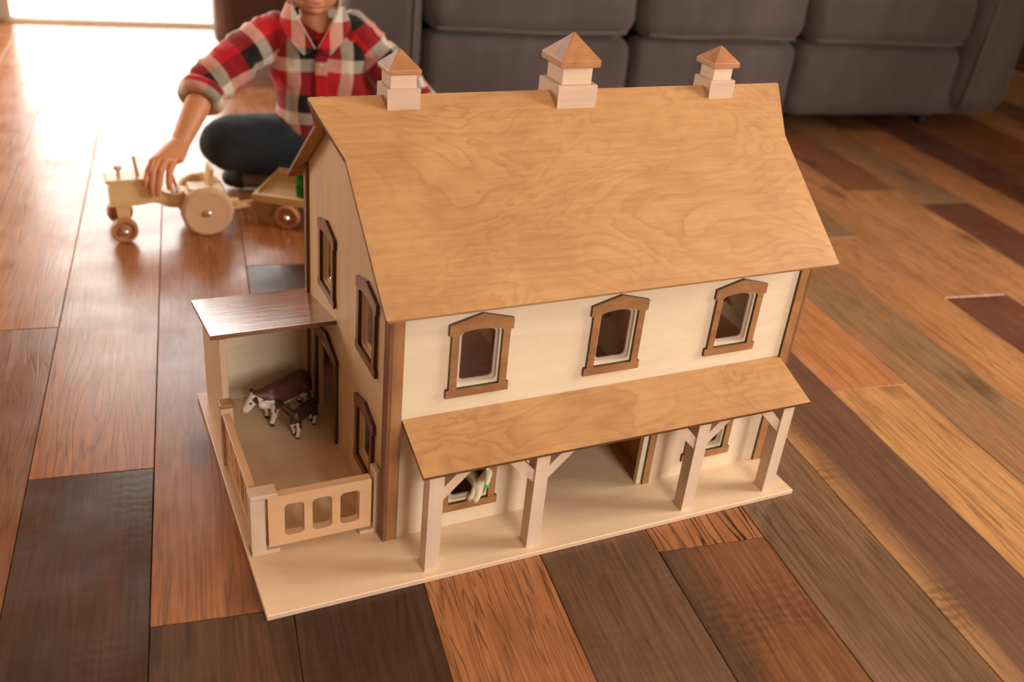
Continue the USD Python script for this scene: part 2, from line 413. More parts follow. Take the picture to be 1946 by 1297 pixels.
    if saw:
        nodes |= {'ms': ('mapping', {'scale': (2.2, 1, 1)}), 'sw': ('wave_texture', {'scale': 17.0, 'distortion': 5.0, 'detail': 3.0, 'detail_scale': 1.6, 'bands_direction': 'y'}), 'sn': ('noise_texture', {'scale': 9.0, 'detail': 2.0}),
                  'sr': ('map_range', {'from_min': .42, 'from_max': .62, 'to_min': 0.0, 'to_max': saw, 'clamp': True}), 'sm': ('math', {'math_type': 'multiply'}),
                  'sc': ('mix', {'color2': saw_tone or dark}), 'sf': ('math', {'math_type': 'multiply', 'value2': .55}), 'ha': ('math', {'math_type': 'multiply_add', 'value2': .8})}
        L += [('ad.vector', 'ms.vector'), ('ms.vector', 'sw.vector'), ('ad.vector', 'sn.vector'), ('sn.fac', 'sr.value'), ('sw.fac', 'sm.value1'), ('sr.result', 'sm.value2'), ('sm.value', 'sf.value1'), (out, 'sc.color1'), ('sf.value', 'sc.fac'),
              ('sm.value', 'ha.value1'), ('ls.value', 'ha.value3')]
        out, height = 'sc.color', 'ha.value'
    L += [(out, 'p.base_color'), (height, 'b.height'), ('b.normal', 'p.normal')]
    mat_nodes(name, nodes, L)


def lin(r, g, b, k=1.0):
    q = [k * (((c / 255 + .055) / 1.055) ** 2.4 if c > 10 else c / 255 / 12.92) for c in (r, g, b)]
    m = .3 * q[0] + .6 * q[1] + .1 * q[2]
    return tuple(.80 * (.86 * c + .14 * m) for c in q)


# name: tone 1, tone 2, grain colour, options
PL = {
    'board_red':     (lin(196, 122, 58), lin(172, 102, 47), lin(76, 42, 22), dict(line_amt=.42, knots=.55, lines=11)),
    'board_red_b':   (lin(184, 112, 54), lin(160, 94, 46), lin(70, 40, 23), dict(line_amt=.38, knots=.6, lines=9, seed=5)),
    'board_umber':   (lin(158, 94, 48), lin(138, 80, 41), lin(60, 34, 20), dict(line_amt=.45, knots=.3, lines=12, seed=2)),
    'board_dark':    (lin(70, 46, 31), lin(98, 58, 35), lin(44, 28, 20), dict(line_amt=.3, knots=.1, patch=.8, saw=.5, seed=3)),
    'board_dark_b':  (lin(84, 55, 38), lin(72, 47, 33), lin(42, 28, 20), dict(line_amt=.4, knots=.15, saw=.35, seed=6)),
    'board_cracked': (lin(80, 52, 36), lin(112, 68, 41), lin(30, 18, 12), dict(line_amt=.5, knots=.2, lines=7, patch=.8, seed=8)),
    'board_gold':    (lin(190, 122, 64), lin(172, 106, 54), lin(70, 38, 18), dict(line_amt=.75, knots=.2, lines=10, seed=4, line_scale=(48, 2.0))),
    'board_zebra':   (lin(188, 118, 60), lin(166, 100, 50), lin(38, 22, 14), dict(line_amt=1.0, knots=.3, lines=11, seed=14, line_scale=(18, 1.5))),
    'board_grey':    (lin(126, 92, 64), lin(112, 80, 56), lin(58, 40, 28), dict(line_amt=.3, knots=.25, lines=8, saw=.25, seed=7, line_scale=(45, 2))),
    'board_half':    (lin(104, 74, 52), lin(148, 94, 54), lin(56, 36, 26), dict(line_amt=.35, knots=.2, saw=.5, patch=.2, across=((.591 + .13) * S, .03), seed=9)),
    'board_weather': (lin(146, 110, 78), lin(124, 96, 70), lin(66, 46, 32), dict(line_amt=.5, knots=.35, lines=10, patch=.8, seed=10)),
    'board_saw':     (lin(196, 142, 82), lin(124, 88, 66), lin(84, 54, 36), dict(line_amt=.2, knots=.1, saw=.95, saw_tone=lin(110, 76, 54), across=((1.124 + .1) * S, .03), patch=.15, seed=11)),
    'board_honey':   (lin(214, 156, 88), lin(198, 138, 76), lin(96, 58, 34), dict(line_amt=.45, knots=.45, lines=6, seed=12)),
    'board_orange':  (lin(204, 134, 76), lin(188, 118, 66), lin(110, 62, 34), dict(line_amt=.25, knots=.2, lines=8, seed=13)),
    'board_olive':   (lin(158, 122, 82), lin(180, 126, 78), lin(84, 56, 38), dict(line_amt=.35, knots=.5, lines=9, patch=.9, seed=15)),
    'board_amber':   (lin(204, 140, 80), lin(172, 118, 72), lin(90, 56, 36), dict(line_amt=.45, knots=.55, lines=9, seed=16)),
    'board_russet':  (lin(160, 100, 58), lin(130, 82, 52), lin(80, 46, 32), dict(line_amt=.3, knots=.3, saw=.4, seed=17)),
    'board_plum':    (lin(118, 74, 54), lin(142, 82, 54), lin(66, 42, 32), dict(line_amt=.3, knots=.2, saw=.5, seed=18)),
}
for n, (a, b, c, kw) in PL.items():
    plank_mat(n, a, b, c, **kw)

# ------------------------------------------------------------------ the room
floor = '/World/floor'
fx = UsdGeom.Xform.Define(stage, floor)
fx.AddRotateZOp().Set(-math.degrees(TH))
USED[('/World', 'floor')] = 1
BASE[floor] = np.zeros(3)
tag(floor, label='floor of wide reclaimed wood boards in mixed brown tones', kind='structure')
W0, PITCHW, LEN = -.475, .2665, 2.093
ROWS = {   # row: (a joint's place along the boards, {piece index: look}); piece k runs from joint + k * LEN
    -4: (.62, ['board_red_b', 'board_red']), -3: (1.75, ['board_umber', 'board_red_b', 'board_red']), -2: (1.06, ['board_umber', 'board_red', 'board_red_b']),
    -1: (.352, ['board_dark', 'board_red', 'board_red_b']), 0: (-.15, ['board_cracked', 'board_red_b', 'board_red']), 1: (1.413, ['board_dark_b', 'board_red', 'board_umber']),
    2: (1.2, ['board_gold', 'board_red_b', 'board_umber']), 3: (1.2, ['board_grey', 'board_umber', 'board_red']), 4: (-.135, ['board_half', 'board_zebra', 'board_red_b']),
    5: (1.25, ['board_weather', 'board_umber', 'board_plum']), 6: (1.25, ['board_saw', 'board_weather', 'board_russet']), 7: (.413, ['board_honey', 'board_orange', 'board_russet']),
    8: (1.93, ['board_olive', 'board_russet', 'board_plum']), 9: (1.46, ['board_amber', 'board_olive', 'board_russet']), 10: (.92, ['board_plum', 'board_amber', 'board_russet']),
    11: (1.95, ['board_amber', 'board_russet', 'board_plum']), 12: (1.78, ['board_plum', 'board_olive', 'board_russet']), 13: (.7, ['board_orange', 'board_amber', 'board_russet']),
    14: (1.5, ['board_russet', 'board_plum', 'board_russet']), 15: (.3, ['board_plum', 'board_russet', 'board_russet']),
}
ANY = ['board_red', 'board_umber', 'board_amber', 'board_plum', 'board_weather', 'board_russet', 'board_red_b', 'board_grey']
put('underlay', cbox(W_LEFT - .1, W_RIGHT + .1, S_FRONT - .1, S_BACK + .1, -.06, -.0235), 'underlay', floor, label='dark underlay below the boards')
r = -10
while W0 + r * PITCHW < W_RIGHT:
    w0, w1 = max(W0 + r * PITCHW, W_LEFT), min(W0 + (r + 1) * PITCHW, W_RIGHT)
    j, looks = ROWS.get(r, (rng.uniform(0, 2), None))
    if w1 - w0 > .03:
        for k in range(-4, 4):
            s0, s1 = max(j + (k - 1) * LEN, S_FRONT), min(j + k * LEN, S_BACK + .02)
            if s1 - s0 < .03:
                continue
            look = looks[min(k, len(looks) - 1)] if looks and k >= 0 else ANY[int(rng.integers(len(ANY)))]
            dz = rng.uniform(-.0006, 0)
            put('plank', cbox(w0 + .0007, w1 - .0007, s0 + .0007, s1 - .0007, -.022, dz, .0016), look, floor)
    r += 1


def wall_with_hole(name, along, at, lo, hi, hole, out, mat='wall_paint', thick=.16):
    """A wall in room coordinates. along: 'w' or 's'; hole: (a0, a1, z0, z1) or None; out: +1 or -1 for the side of the thickness."""
    poly = sg.box(lo, 0, hi, CEIL)
    if hole:
        poly = poly.difference(sg.box(hole[0], hole[2], hole[1], hole[3]))
    if along == 'w':
        t = plate(poly, thick, rm(0, at + (thick if out > 0 else 0)), rm(1, 0), (0, 0, 1))
    else:
        t = plate(poly, thick, rm(at + (0 if out > 0 else -thick), 0), rm(0, 1), (0, 0, 1))
    put(name, t, mat, label=f'{name.split("_")[1]} wall of the room', kind='structure')


wall_with_hole('wall_back', 'w', S_BACK, W_LEFT, W_RIGHT, PATIO, 1)
wall_with_hole('wall_front', 'w', S_FRONT, W_LEFT, W_RIGHT, FRONTW, -1)
wall_with_hole('wall_left', 's', W_LEFT, S_FRONT, S_BACK, LEFTW, -1)
wall_with_hole('wall_right', 's', W_RIGHT, S_FRONT, S_BACK, RIGHTW, 1, 'wall_brown')
put('ceiling', room_box(W_LEFT - .2, W_RIGHT + .2, S_FRONT - .2, S_BACK + .2, CEIL, CEIL + .1), 'ceiling_paint', label='pale painted ceiling', kind='structure')


def window(name, along, at, hole, out, bars, label):
    p = thing(name, (0, 0, 0), label=label, kind='structure')
    a0, a1, z0, z1 = hole
    t, d0, d1 = .07, at + out * .03, at + out * .11
    lo, hi = min(d0, d1), max(d0, d1)
    B = (lambda x0, x1, q0, q1: room_box(x0, x1, lo, hi, q0, q1)) if along == 'w' else (lambda x0, x1, q0, q1: room_box(lo, hi, x0, x1, q0, q1))
    G = (lambda x0, x1, q0, q1: room_box(x0, x1, (lo + hi) / 2, (lo + hi) / 2 + .006, q0, q1)) if along == 'w' else (lambda x0, x1, q0, q1: room_box((lo + hi) / 2, (lo + hi) / 2 + .006, x0, x1, q0, q1))
    put('frame', cat(B(a0, a0 + t, z0, z1), B(a1 - t, a1, z0, z1), B(a0 + t, a1 - t, z1 - t, z1), B(a0 + t, a1 - t, z0, z0 + min(t, .012))), 'white_frame', p)
    xs = np.linspace(a0 + t, a1 - t, bars + 2)
    for x in xs[1:-1]:
        put('mullion', B(x - .03, x + .03, z0 + .012, z1 - t), 'white_frame', p)
    for x0, x1 in zip(xs[:-1], xs[1:]):
        put('pane', G(x0 + .001, x1 - .001, z0 + .012, z1 - t), 'pane', p)


window('door_1', 'w', S_BACK, PATIO, 1, 0, 'bright glass patio door at the top left')
window('window_1', 'w', S_FRONT, FRONTW, -1, 1, 'window in the wall behind the camera')
window('window_2', 's', W_RIGHT, RIGHTW, 1, 1, 'window in the right wall')
window('window_3', 's', W_LEFT, LEFTW, -1, 0, 'low window in the left wall')
put('trim_1', room_box(PATIO[0], PATIO[1], S_BACK - .01, S_BACK + .16, 0, .011), 'trim_room', label='pale wooden sill below the patio door', kind='structure')
put('baseboard_right', room_box(W_RIGHT - .03, W_RIGHT, S_FRONT, S_BACK, 0, .19, .006), 'trim_room', label='tan wooden baseboard along the right wall', kind='structure')
put('baseboard_back', cat(room_box(W_LEFT, PATIO[0], S_BACK - .03, S_BACK, 0, .19, .006), room_box(PATIO[1], W_RIGHT - .03, S_BACK - .03, S_BACK, 0, .19, .006)), 'trim_room', label='tan wooden baseboard behind the sofa', kind='structure')
put('baseboard_left', room_box(W_LEFT, W_LEFT + .03, S_FRONT, S_BACK, 0, .19, .006), 'trim_room', label='tan wooden baseboard on the left wall', kind='structure')
put('ground', room_box(-12, 14, S_BACK + .2, 14, -.25, -.15), 'deck_grey', label='pale ground outside the patio door', kind='structure')

# ------------------------------------------------------------------ the toy house
t = .0127
RY, RZ, SL = .3316, .8825, .7717
OV, PROW, BY, EY = .0314, .0765, .2141, -.0573
D = .652
house = thing('toy_house', (.5, .3, 0), label='large wooden toy barn house with stained brown roof, three cupolas and a porch', cat='toy house')
put('base_board', cbox(-.2825, 1.0, -.1415, .685, 0, t, .0015), 'base_ply', house)

roof_under = lambda y: RZ - .0135 - SL * abs(y - RY)
WT = .0127                                           # wall thickness
HW, SWH = .0692, .0693                               # half widths of a window's head and sill
ZP, ZT, ZB = .5446, .5256, .356                      # peak, head shoulder, sill bottom of the upper windows


def trim_outline():
    return sg.Polygon([(-SWH, ZB), (SWH, ZB), (SWH, ZB + .0195), (HW - .006, ZB + .0195), (HW - .006, ZT - .024), (HW, ZT - .024), (HW, ZT), (0, ZP), (-HW, ZT), (-HW, ZT - .024), (-HW + .006, ZT - .024), (-HW + .006, ZB + .0195), (-SWH, ZB + .0195)])


def arch_hole(hw, z0, spring, rise, r=0.0):
    a = np.linspace(0, math.pi, 17)
    pts = [(-hw, z0), (hw, z0)] + [(hw * math.cos(k), spring + rise * math.sin(k) ** .8) for k in a]
    p = sg.Polygon(pts)
    return p.buffer(-r).buffer(r, quad_segs=5) if r else p


TRIM = trim_outline().difference(arch_hole(.047, ZB + .0195, ZT - .026, .0115))
HOLE = arch_hole(.0425, ZB + .0255, ZT - .028, .0105, .009)
RING = HOLE.difference(arch_hole(.0365, ZB + .0315, ZT - .032, .009, .010))


def at_front(poly, thick, x, y, dz):
    return plate(affinity.translate(poly, x, dz), thick, (0, y + thick, 0), (1, 0, 0), (0, 0, 1))


def at_side(poly, thick, yc, x, dz):
    """In the left gable: local x runs towards the front (-y)."""
    return plate(affinity.translate(poly, -yc, dz), thick, (x + thick, 0, 0), (0, -1, 0), (0, 0, 1))


FRONT = [(.185, 0), (.5026, 0), (.8161, 0), (.1865, -.299), (.8185, -.299)]
SIDE = [(.4562, .0198), (.148, .0178), (.1485, -.2699)]
DOORH = .255
front = sg.box(0, t, 1, .6)
for x, dz in FRONT:
    front = front.difference(affinity.translate(HOLE, x, dz))
front = front.difference(sg.box(.373, t - .01, .632, DOORH - .012))
put('front_wall', plate(front, WT, (0, WT, 0), (1, 0, 0), (0, 0, 1)), 'birch_front', house)
gable = sg.Polygon([(WT, t), (D, t), (D, roof_under(D)), (RY, roof_under(RY)), (WT, roof_under(WT))])
gl = affinity.scale(gable, -1, 1, origin=(0, 0))
glh = gl
for y, dz in SIDE:
    glh = glh.difference(affinity.translate(HOLE, -y, dz))
glh = glh.difference(sg.box(-.548, t - .01, -.40, .215))
put('left_gable_wall', plate(glh, WT, (WT, 0, 0), (0, -1, 0), (0, 0, 1)), 'birch_side', house)
put('right_gable_wall', plate(gl, WT, (1.0, 0, 0), (0, -1, 0), (0, 0, 1)), 'birch_side', house)

for x, dz in FRONT:
    p = put('window_trim', at_front(TRIM, .0075, x, -.0075, dz), 'stain_trim_x', house)
    put('window_liner', at_front(RING, .004, x, .007, dz), 'acrylic_ring', p)
    if (x, dz) != (.1865, -.299):                   # the window the toy horse steps out of stands open
        put('window_pane', at_front(HOLE.buffer(-.004), .0015, x, .0115, dz), 'pane', p)
for y, dz in SIDE:
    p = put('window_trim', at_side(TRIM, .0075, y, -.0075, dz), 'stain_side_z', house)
    put('window_liner', at_side(RING, .004, y, .007, dz), 'liner', p)
    put('window_pane', at_side(HOLE.buffer(-.004), .0015, y, .0115, dz), 'pane', p)

# corner boards
for x0, x1 in ((0, .024), (.976, 1.0)):
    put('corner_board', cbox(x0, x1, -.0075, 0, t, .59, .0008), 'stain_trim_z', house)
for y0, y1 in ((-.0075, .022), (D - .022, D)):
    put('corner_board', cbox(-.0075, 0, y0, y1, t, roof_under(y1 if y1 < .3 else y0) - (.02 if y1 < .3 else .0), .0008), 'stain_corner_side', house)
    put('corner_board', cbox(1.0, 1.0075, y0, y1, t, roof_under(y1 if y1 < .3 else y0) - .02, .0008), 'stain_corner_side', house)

# barn door opening in the front and the doorway in the gable
dz_ = DOORH
put('door_trim', cat(at_front(sg.box(.345, t, .363, dz_), .0075, 0, -.0075, 0), at_front(sg.box(.645, t, .663, dz_), .0075, 0, -.0075, 0), at_front(sg.box(.34, dz_, .668, dz_ + .02), .0075, 0, -.0075, 0)), 'stain_trim_z', house)
hood = sg.Polygon([(-.565, t), (-.565, .245), (-.46, .275), (-.365, .245), (-.365, t), (-.385, t), (-.385, .222), (-.46, .243), (-.548, .222), (-.548, t)])
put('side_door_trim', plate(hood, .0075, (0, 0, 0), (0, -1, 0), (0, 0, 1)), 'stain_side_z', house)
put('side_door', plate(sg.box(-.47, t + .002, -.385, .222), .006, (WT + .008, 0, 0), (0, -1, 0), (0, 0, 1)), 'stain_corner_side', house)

# inside: upper floor, partitions, doors with knobs
put('upper_floor', cbox(WT, 1 - WT, WT, D, .292, .302, .001), 'stain_inside', house)
for x in (.335, .668):
    put('partition', cbox(x, x + .010, WT, D, t, .292, .001), 'stain_inside', house)
    put('partition', cbox(*((.335, .345, .25) if x < .5 else (.585, .595, .115)), D, .302, .575, .001), 'stain_inside' if x < .5 else 'birch_side', house)
put('back_wall', plate(sg.box(WT, t, 1 - WT, .29), WT, (0, D, 0), (1, 0, 0), (0, 0, 1)), 'stain_inside', house)
for c, axis in (((.585, .155, .405), (-1, 0, 0)), ((1 - WT, .24, .352), (-1, 0, 0))):
    put('knob', lathe([(0, 0), (.004, 0), (.004, .004), (.0085, .007), (.0095, .011), (.0075, .016), (0, .018)], c, axis, 20), 'maple_pink', house, smooth=50)

# main roof: two panels whose ends run out to a prow at the ridge
L = math.hypot(1, SL)


def roof_panel(sign):
    def q(x, y):
        return (x, (RY - y) * L)
    poly = sg.Polygon([q(-PROW, RY), q(1 + PROW, RY), q(1 + OV, BY), q(1 + OV, EY), q(-OV, EY), q(-OV, BY)])
    poly = poly.buffer(-.004).buffer(.004, quad_segs=4)
    th = .0095
    down = np.array([0, -sign / L, -SL / L])
    if sign > 0:
        n = np.cross((1, 0, 0), down)
        pl = plate(poly, th, np.array([0, RY, RZ]) - (n * th if n[2] > 0 else 0), (1, 0, 0), down)
    else:
        n = np.cross((1, 0, 0), down)
        pl = plate(poly, th, np.array([0, RY, RZ]) - (n * th if n[2] > 0 else 0), (1, 0, 0), down)
    return pl


put('roof_panel', roof_panel(1), 'stain_roof', house)
put('roof_panel', roof_panel(-1), 'stain_roof', house)
rk = [(-.005, RY - .1 - k * .0, 0) for k in range(1)]
for sgn in (-1, 1):
    # rake strip under the roof's edge, at the top of the gable
    a, b = np.array([-.004, RY, RZ - .018]), np.array([-.004, RY + sgn * .115, RZ - .018 - SL * .115])
    put('rake_strip', hull([p + np.array([dx, 0, dz]) for p in (a, b) for dx in (-.012, .004) for dz in (-.006, .004)]), 'stain_corner_side', house)

# cupolas
for xc, yc, hb, zb, hn, zn, hr, er, za in ((.1132, .3365, .0348, .901, .0278, .929, .035, .0105, .973), (.5036, .3395, .0475, .901, .0362, .938, .048, .0165, 1.003), (.8893, .3345, .0338, .8998, .0261, .9281, .036, .013, .9727)):
    def saddle(half_x, half_y, top):
        """A block notched below to ride on the ridge."""
        low = lambda y: RZ - SL * abs(y - RY) - .001
        prof = sg.Polygon([(yc - half_y, low(yc - half_y)), (RY, RZ - .001), (yc + half_y, low(yc + half_y)), (yc + half_y, top - .0025), (yc + half_y - .0025, top), (yc - half_y + .0025, top), (yc - half_y, top - .0025)])
        return plate(prof, 2 * half_x, (xc - half_x, 0, 0), (0, 1, 0), (0, 0, 1))
    c = put('cupola', saddle(hb, hb, zb), 'maple_pink', house)
    put('cupola_neck', cbox(xc - hn, xc + hn, yc - hn, yc + hn, zb - .001, zn + .001, .001), 'maple_x', c)
    k, e = .0022, hr
    ring = [(xc + a, yc + b, z) for z, ee in ((zn, e - k), (zn + k, e), (zn + er - k, e), (zn + er, e - k * .4)) for a, b in ((-ee, -ee), (ee, -ee), (ee, ee), (-ee, ee))]
    put('cupola_roof', hull(ring + [(xc + a, yc + b, za) for a, b in ((-.0015, 0), (.0015, 0), (0, .0015), (0, -.0015))]), 'stain_cap', c)

# porch
PZ, PF, PFZ, PL0, PR0 = .3188, .1367, .2714, .0271, .9791
psl = (PZ - PFZ) / PF
pn = np.array([0, -psl, 1]) / math.hypot(1, psl)
down = np.array([0, -1, -psl]) / math.hypot(1, psl)
pp = sg.box(PL0, 0.001, PR0, math.hypot(PF, PZ - PFZ))
pp = pp.union(sg.box(PL0, 0.001, PR0, .03)) if False else pp
th = .0085
roofp = plate(pp, th, np.array([0, 0, PZ]) - 0 * pn, (1, 0, 0), down)
off = pn * -th if np.cross((1, 0, 0), down)[2] > 0 else np.zeros(3)
roofp.apply_translation(off)
put('porch_roof', roofp, 'stain_roof', house)
pu = lambda y: PZ + psl * y - th * math.hypot(1, psl) - .0003
PY0, PY1 = -.1228, -.0905
for i, px in enumerate((.0463, .2806, .6828, .9182)):
    w = .0308
    post = hull([(px + a, y, z) for a, y in ((0, PY0), (w, PY0), (0, PY1), (w, PY1)) for z in (t, pu(y))])
    c = put('porch_post', post, 'maple_z', house)
    for side in (-1, 1):
        if (i == 0 and side < 0) or (i == 3 and side > 0):
            continue
        x0 = px if side < 0 else px + w
        zt = pu(PY0 + .012)
        prof = sg.Polygon([(x0, zt - .083), (x0 + side * .062, zt - .019), (x0 + side * .062, zt), (x0 + side * .048, zt), (x0, zt - .052)])
        b = plate(prof, .020, (0, PY0 + .006 + .020, 0), (1, 0, 0), (0, 0, 1))
        put('porch_brace', b, 'maple_x', c)

# shed over the yard: roof falls to the back
SX, SYF, SYB, SZF, SZB = -.2815, .3846, .672, .3465, .289
ssl = (SZF - SZB) / (SYB - SYF)
su = lambda y: SZF - ssl * (y - SYF)
th = .011
put('shed_roof', hull([(x, y, su(y) + dz) for x in (SX, 0.0) for y in (SYF, SYB) for dz in (0, -th)]), 'stain_shed', house)
put('shed_side_wall', plate(sg.Polygon([(.398, t), (.655, t), (.655, su(.655) - th), (.398, su(.398) - th)]), .012, (-.262, 0, 0), (0, 1, 0), (0, 0, 1)), 'birch_side', house)
put('shed_post', cbox(-.2635, -.2485, .388, .398, t, su(.398) - th - .001, .001), 'maple_z', house)
put('shed_back_wall', plate(sg.box(-.25, t, 0, su(.64) - th), .012, (0, .645, 0), (1, 0, 0), (0, 0, 1)), 'birch_front', house)

# yard fence: corner bracket, sliding gate, side panel
GY = .032
c = put('fence_post', cbox(-.275, -.2455, GY, GY + .034, t, .155, .001), 'maple_z', house)
put('fence_cap', cbox(-.275, -.2185, GY, GY + .036, .155, .1665, .002), 'maple_x', c)
put('fence_foot', cbox(-.275, -.2175, GY - .001, GY + .034, t, .0225, .001), 'maple_x', c)
for z in (.06, .125, .149):
    put('nail_hole', lathe([(0, -.0004), (.0013, -.0004), (.0013, .0004)], (-.2585, GY, z), (0, -1, 0), 8), 'nail', c)
gate_poly = rrect(-.239, -.021, .027, .156, .004)
for x0, x1 in ((-.2055, -.1645), (-.1475, -.1055), (-.0880, -.0465)):
    gate_poly = gate_poly.difference(rrect(x0, x1, .0495, .1315, .010))
put('gate', plate(gate_poly, .019, (0, GY + .022, 0), (1, 0, 0), (0, 0, 1)), 'gate_ply', house)
c = put('gate_bracket', cbox(-.016, -.002, GY, GY + .034, t, .172, .0015), 'maple_z', house)
put('bracket_foot', cbox(-.047, -.002, GY - .002, GY + .034, t, .0215, .001), 'maple_x', c)
side = rrect(.068, .362, .027, .148, .003)
for k in range(5):
    a = .088 + k * .054
    side = side.difference(rrect(a, a + .04, .047, .128, .008))
put('fence_panel', plate(side, .012, (-.2665, 0, 0), (0, 1, 0), (0, 0, 1)), 'gate_ply', house)
c = put('fence_rail', cbox(-.270, -.2525, .066, .364, .146, .1555, .0015), 'gate_ply', house)
c = put('fence_post', cbox(-.2735, -.245, .360, .387, t, .168, .0015), 'maple_z', house)
put('fence_cap', cbox(-.274, -.2445, .358, .388, .168, .1785, .0015), 'stain_cap', c)

# ------------------------------------------------------------------ toy cow, calf and horse


def figure(chains, paint, refine, smooth):
    m = blob(chains, refine, smooth, 16)
    v = np.array(m.vertices)
    return m, paint(v)


BROWN, CREAM, BLACKH, PINKN = (.115, .040, .024), (.74, .68, .63), (.02, .014, .012), (.72, .36, .22)


def place(v, origin, ang, k):
    c, s = math.cos(ang), math.sin(ang)
    v = np.asarray(v, float) * k
    return np.stack([origin[0] + c * v[:, 0] - s * v[:, 1], origin[1] + s * v[:, 0] + c * v[:, 1], origin[2] + v[:, 2]], 1)


def cattle(name, label, origin, ang, k, poll, muz, calf=False):
    """x forward, y left, z up in units of the shoulder height; poll and muz: top of the head and the nose."""
    br = .19 if calf else .255
    yb = .11 if calf else .16
    dark = (.060, .022, .015) if calf else (.100, .036, .022)
    poll, muz = np.array(poll), np.array(muz)
    d = muz - poll; hl = np.linalg.norm(d); d = d / hl
    zc = .70 if calf else .66
    ch = [[((.40, 0, zc), br), ((.0, 0, zc - .03), br * 1.1), ((-.42, 0, zc + .02), br)],
          [((.40, 0, zc + .12), br * .72), ((.0, 0, zc + .09), br * .85), ((-.45, 0, zc + .13), br * .78), ((-.55, 0, zc + .02), br * .6)],
          [((.40, 0, zc - .08), br * .8), ((.58, 0, zc - .10), br * .52)],
          [((.42, 0, zc + .06), br * .80), (poll * .62 + np.array([.42, 0, zc + .06]) * .38, br * .60), (poll, br * .50)],
          [(poll, br * .50), (poll + d * hl * .45, br * .46), (muz - d * br * .1, br * .37), (muz, br * .33)]]
    sv = np.cross(d, [0, 0, 1.0]); sv /= np.linalg.norm(sv)
    up = np.cross(sv, d); up = up if up[2] > 0 else -up
    ears = []
    for q in (-1, 1):
        e0, e1, e2 = poll + sv * q * br * .40 - d * .01, poll + sv * q * br * .85 + up * .02, poll + sv * q * br * 1.2 + up * .0
        ch.append([(e0, .035), (e1, .05), (e2, .022)]); ears.append(e1)
    for sx, sy, fwd in ((.38, yb, .10), (.38, -yb, -.03)):
        ch.append([((sx, sy * .9, zc - .05), br * .5), ((sx + .02, sy, .36), .085), ((sx + fwd * .4, sy, .24), .062), ((sx + fwd, sy, .11), .052), ((sx + fwd + .015, sy, .045), .060)])
    for sx, sy, fwd in ((-.42, yb, .06), (-.44, -yb, -.08)):
        ch.append([((sx, sy * .9, zc), br * .62), ((sx - .02, sy, .46), .12), ((sx - .13, sy, .32), .066), ((sx - .07 + fwd, sy, .12), .052), ((sx - .05 + fwd, sy, .045), .060)])
    ch.append([((-.66, 0, zc + .15), .04), ((-.76, 0, zc - .05), .03), ((-.75, 0, .30), .045)])
    m = blob(ch, .04, 4, 18)
    v = np.array(m.vertices)
    nz = meshkit.noise(v * 6)
    col = np.tile(dark, (len(v), 1))
    along = (v - poll) @ d
    head = (along > -.05) & (np.linalg.norm((v - poll) - along[:, None] * d, axis=1) < br * .75) & (along < hl + .3)
    belly = (v[:, 2] < zc - br * .62 + .05 * nz) & (np.abs(v[:, 0]) < .42)
    brisket = (v[:, 0] > .46) & (v[:, 2] < zc + .05 * nz) & ~head
    shank = v[:, 2] < .30 + .09 * nz
    inner = (v[:, 2] < zc - .12) & (np.abs(v[:, 1]) < yb * .75)
    col[(shank | (brisket & (v[:, 2] < .6))) if calf else (belly | brisket | shank | (inner & (v[:, 0] > .2)))] = CREAM
    if not calf:
        col[head] = CREAM
        col[along > hl - br * .12] = np.where(head[along > hl - br * .12][:, None], PINKN, col[along > hl - br * .12])
    for e in ears:
        col[np.linalg.norm(v - e, axis=1) < br * .40] = dark
    col[v[:, 2] < .075] = BLACKH
    m.vertices = place(v, origin, ang, k)
    p = thing(name, origin, label=label, cat='toy ' + ('calf' if calf else 'cow'))
    put('body', m, 'painted_figure', p, smooth=True, color=col)
    for q in (-1, 1):
        e = poll + d * hl * .38 + sv * q * br * .42 + up * br * .12
        s_ = trimesh.creation.icosphere(2, .03); s_.vertices = place(s_.vertices + e, origin, ang, k)
        put('eye', s_, 'black_rubber', p, smooth=True)
    if not calf:
        u = trimesh.creation.icosphere(3, .13); u.vertices = place(u.vertices * [1, .9, .8] + [-.30, 0, zc - br * .95], origin, ang, k)
        put('udder', u, 'skin', p, smooth=True, label='pale udder')


cattle('toy_cow', 'brown toy cow with white face standing in the shed beside a calf', (-.093, .527, t + .0006), math.radians(207), .112, (.76, -.06, .80), (.96, -.16, .46))
cattle('toy_calf', 'small dark brown toy calf with white legs beside the cow', (-.0655, .447, t), math.radians(222), .078, (.50, -.40, 1.02), (.30, -.72, .98), calf=True)

p = thing('toy_horse', (.197, .02, .062), label='cream toy horse stepping out of the lower front window', cat='toy horse')
hb_ = [[((.212, .17, .105), .018), ((.211, .08, .108), .018), ((.211, .0, .112), .0135)], [((.213, -.004, .114), .0125), ((.222, -.008, .136), .0105), ((.225, -.016, .152), .0095)],
       [((.225, -.016, .152), .0095), ((.219, -.028, .148), .0072), ((.214, -.036, .142), .0056)], [((.228, -.010, .159), .003), ((.229, -.010, .167), .002)], [((.222, -.014, .160), .003), ((.222, -.014, .168), .002)],
       [((.212, -.006, .108), .0100), ((.207, -.014, .093), .0070), ((.2005, -.0125, .0795), .0072)], [((.206, .0, .104), .0090), ((.197, -.006, .090), .0062), ((.1915, -.0045, .0795), .0066)]]
hb_ += [[((x, y, .10), .010), ((x + .004, y + .008, .055), .006), ((x, y, t + .0062), .0062)] for x, y in ((.200, .17), (.222, .165))]
put('body', blob(hb_, .003, 5, 16), 'cream_plastic', p, smooth=True)
for x, y in ((.2002, -.0125), (.1912, -.0045)):
    put('hoof', lathe([(.0066, .0065), (.0074, .003), (.0078, 0), (0, 0)], (x, y, .0765), (0, 0, 1), 16), 'muzzle_tan', p, smooth=40, label='tan hoof')
